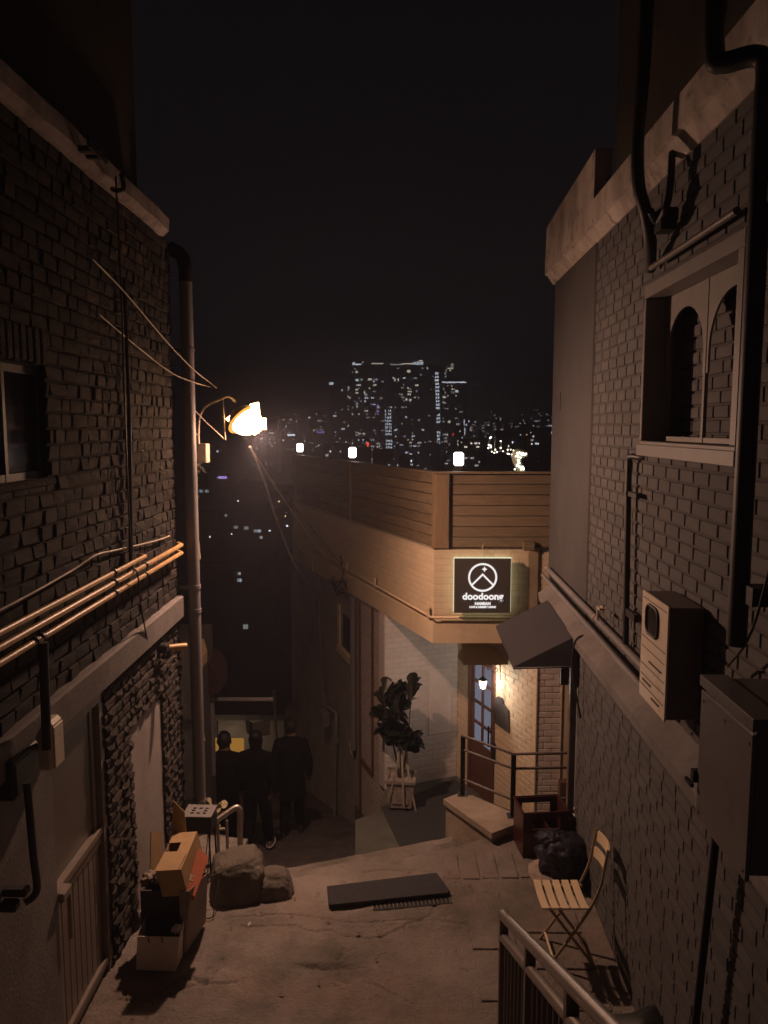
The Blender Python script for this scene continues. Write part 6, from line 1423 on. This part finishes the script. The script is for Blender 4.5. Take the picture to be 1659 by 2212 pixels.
for i, (u0, u1, v0, Y, ws_) in enumerate(VH):
    a = at(u0, v0, Y=Y); b = at(u1, v0, Y=Y); z0 = terr(a.x, Y)-3
    t = thing('valley_house', VLAB[i], 'house', ((a.x+b.x)/2, Y, z0), 'dark houses in the valley')
    mb = MB(); mb.box((a.x, Y, min(z0, a.z-3)), (b.x, Y+Y*.08+4, a.z)); mb.build('wall', M['citywall'], t)
    k_ = Y/FPX; mb = MB(); mb.box((a.x-6*k_, Y-.3, a.z), (b.x+6*k_, Y+Y*.08+4.3, a.z+4*k_)); mb.build('roof', M['darkroof'], t)
    for (u, v, w, h) in ws_:
        mb = MB(); c = at(u, v, Y=Y-.12); mb.box((c.x-.6*k_, Y-.1, c.z-h*k_-.6*k_), (c.x+w*k_+.6*k_, Y-.02, c.z+.6*k_)); f = mb.build('window', M['dark'], t)
        n = 2 if w > 6 else 1
        for q in range(n):
            mb = MB(); mb.box((c.x+w*k_*q/n+.3*k_, Y-.14, c.z-h*k_), (c.x+w*k_*(q+1)/n-.3*k_, Y-.11, c.z)); mb.build('pane', M['nwin3'] if (i+q) % 3 else M['nwin1'], f)
# signs of the city
def simple_sign(label, u, v, w, h, Y, m, txt=None):
    t = thing('neon_sign', label, 'sign', at(u, v, Y=Y)); k_ = Y/FPX; c = at(u, v, Y=Y)
    mb = MB(); mb.box((c.x-w*.2*k_, Y+.1, c.z-h*k_*1.6), (c.x+w*k_*1.2, Y+.6, c.z+h*k_*.4)); mb.build('board', M['citywall'], t)
    return t, c, k_
t, c, k_ = simple_sign('violet neon sign with a white disc and four characters on a roof in the valley', 464, 1027, 26, 9, 160, 'purple')
mb = MB(); mb.disc((c.x+3.5*k_, 160, c.z-4.5*k_), (0, -1, 0), 3.6*k_, .1, 16); mb.build('disc', M['win1'], t)
for q in range(4):
    x = c.x+(9.5+4.4*q)*k_; mb = MB(); mb.box((x, 159.9, c.z-7*k_), (x+.7*k_, 160, c.z-2*k_)); mb.box((x+1.9*k_, 159.9, c.z-7*k_), (x+2.6*k_, 160, c.z-2*k_)); mb.box((x, 159.88, c.z-2.8*k_), (x+2.6*k_, 159.98, c.z-2*k_)); mb.box((x, 159.88, c.z-(5+q % 2)*k_), (x+2.6*k_, 159.98, c.z-(4.3+q % 2)*k_)); mb.build('character', M['purple'], t)
t, c, k_ = simple_sign('cyan white neon bar sign left of the roof fence lantern', 621, 938, 16, 4, 420, 'win1')
mb = MB(); mb.box((c.x, 420, c.z-3.5*k_), (c.x+16*k_, 420.1, c.z)); mb.build('letters', M['win1'], t)
t, c, k_ = simple_sign('small violet neon sign on the skyline left of the towers', 684, 931, 18, 5, 430, 'purple')
for q in range(5): mb = MB(); x = c.x+q*3.6*k_; mb.box((x, 430, c.z-5*k_), (x+1.2*k_, 430.1, c.z)); mb.box((x+1.2*k_, 430, c.z-(2+q % 2)*k_), (x+2.5*k_, 430.1, c.z-(1+q % 2)*k_)); mb.build('character', M['purple'], t)
t, c, k_ = simple_sign('red vertical neon sign between the fence lanterns under the towers', 793, 955, 4, 22, 300, 'red')
mb = MB(); mb.box((c.x, 300, c.z-10*k_), (c.x+3*k_, 300.1, c.z)); mb.box((c.x-1.2*k_, 299.9, c.z-5*k_), (c.x+4.2*k_, 300, c.z-3*k_)); mb.box((c.x+1*k_, 300, c.z-22*k_), (c.x+4.4*k_, 300.1, c.z-13*k_)); mb.build('letters', M['red'], t)
# street lights and lit specks of the far city, too many and too small to count
mbs = [MB(), MB()]; rnd = random.Random(12)
for k in range(100):
    u = 415+rnd.random()*790; v = 885+rnd.random()**1.3*130
    if u < 720: v += rnd.random()*50
    Y = 180+rnd.random()*300; s = (.8+1.0*rnd.random()**2)*Y/FPX
    if 705 < u < 1012: v = max(v, 955)
    mbs[k % 3 == 0].ball(at(u, v, Y=Y), s*.8, 4)
for (u, v, s) in ((668, 902, 2.2), (640, 910, 1.4), (575, 1022-20, 1.8), (535, 925, 1.2), (586, 1003, 1.4), (565, 948, 2.0), (612, 951, 2.2), (688, 962, 1.5), (1013, 910, 1.9), (860, 1006, 3), (470, 1020-45, 2.6), (1180, 1003, 2), (618, 921, 1.5), (556, 969, 1.3)):
    mbs[0].ball(at(u, v, Y=350), s*350/FPX, 6)
for k in range(16):
    u = 430+rnd.random()*190; v = 1075+rnd.random()*270; Y = 40+rnd.random()*60
    mbs[k % 2].box(at(u, v, Y=Y), at(u+1.5+3*rnd.random(), v+2+rnd.random()*2, Y=Y)+Vector((0, .05, 0)))
mbs[0].build('city_lights', glow('specks_cool', (.85, .9, 1), 1.3), kind='stuff'); mbs[1].build('city_lights', glow('specks_warm', (1, .62, .32), 1.2), kind='stuff')

# ================================================================== HAZE
mb = MB(); mb.box((-420, -9.5, -75), (520, 800, 60)); hz = mb.build('haze', [], kind='stuff')
hm = bpy.data.materials.new('haze'); hm.use_nodes = True; nt = hm.node_tree; nt.nodes.clear()
o_ = nt.nodes.new('ShaderNodeOutputMaterial'); pv = nt.nodes.new('ShaderNodeVolumePrincipled'); pv.inputs['Density'].default_value = .004; pv.inputs['Color'].default_value = (.80, .82, 1, 1); pv.inputs['Anisotropy'].default_value = .45
nt.links.new(pv.outputs[0], o_.inputs['Volume']); hz.data.materials.append(hm)
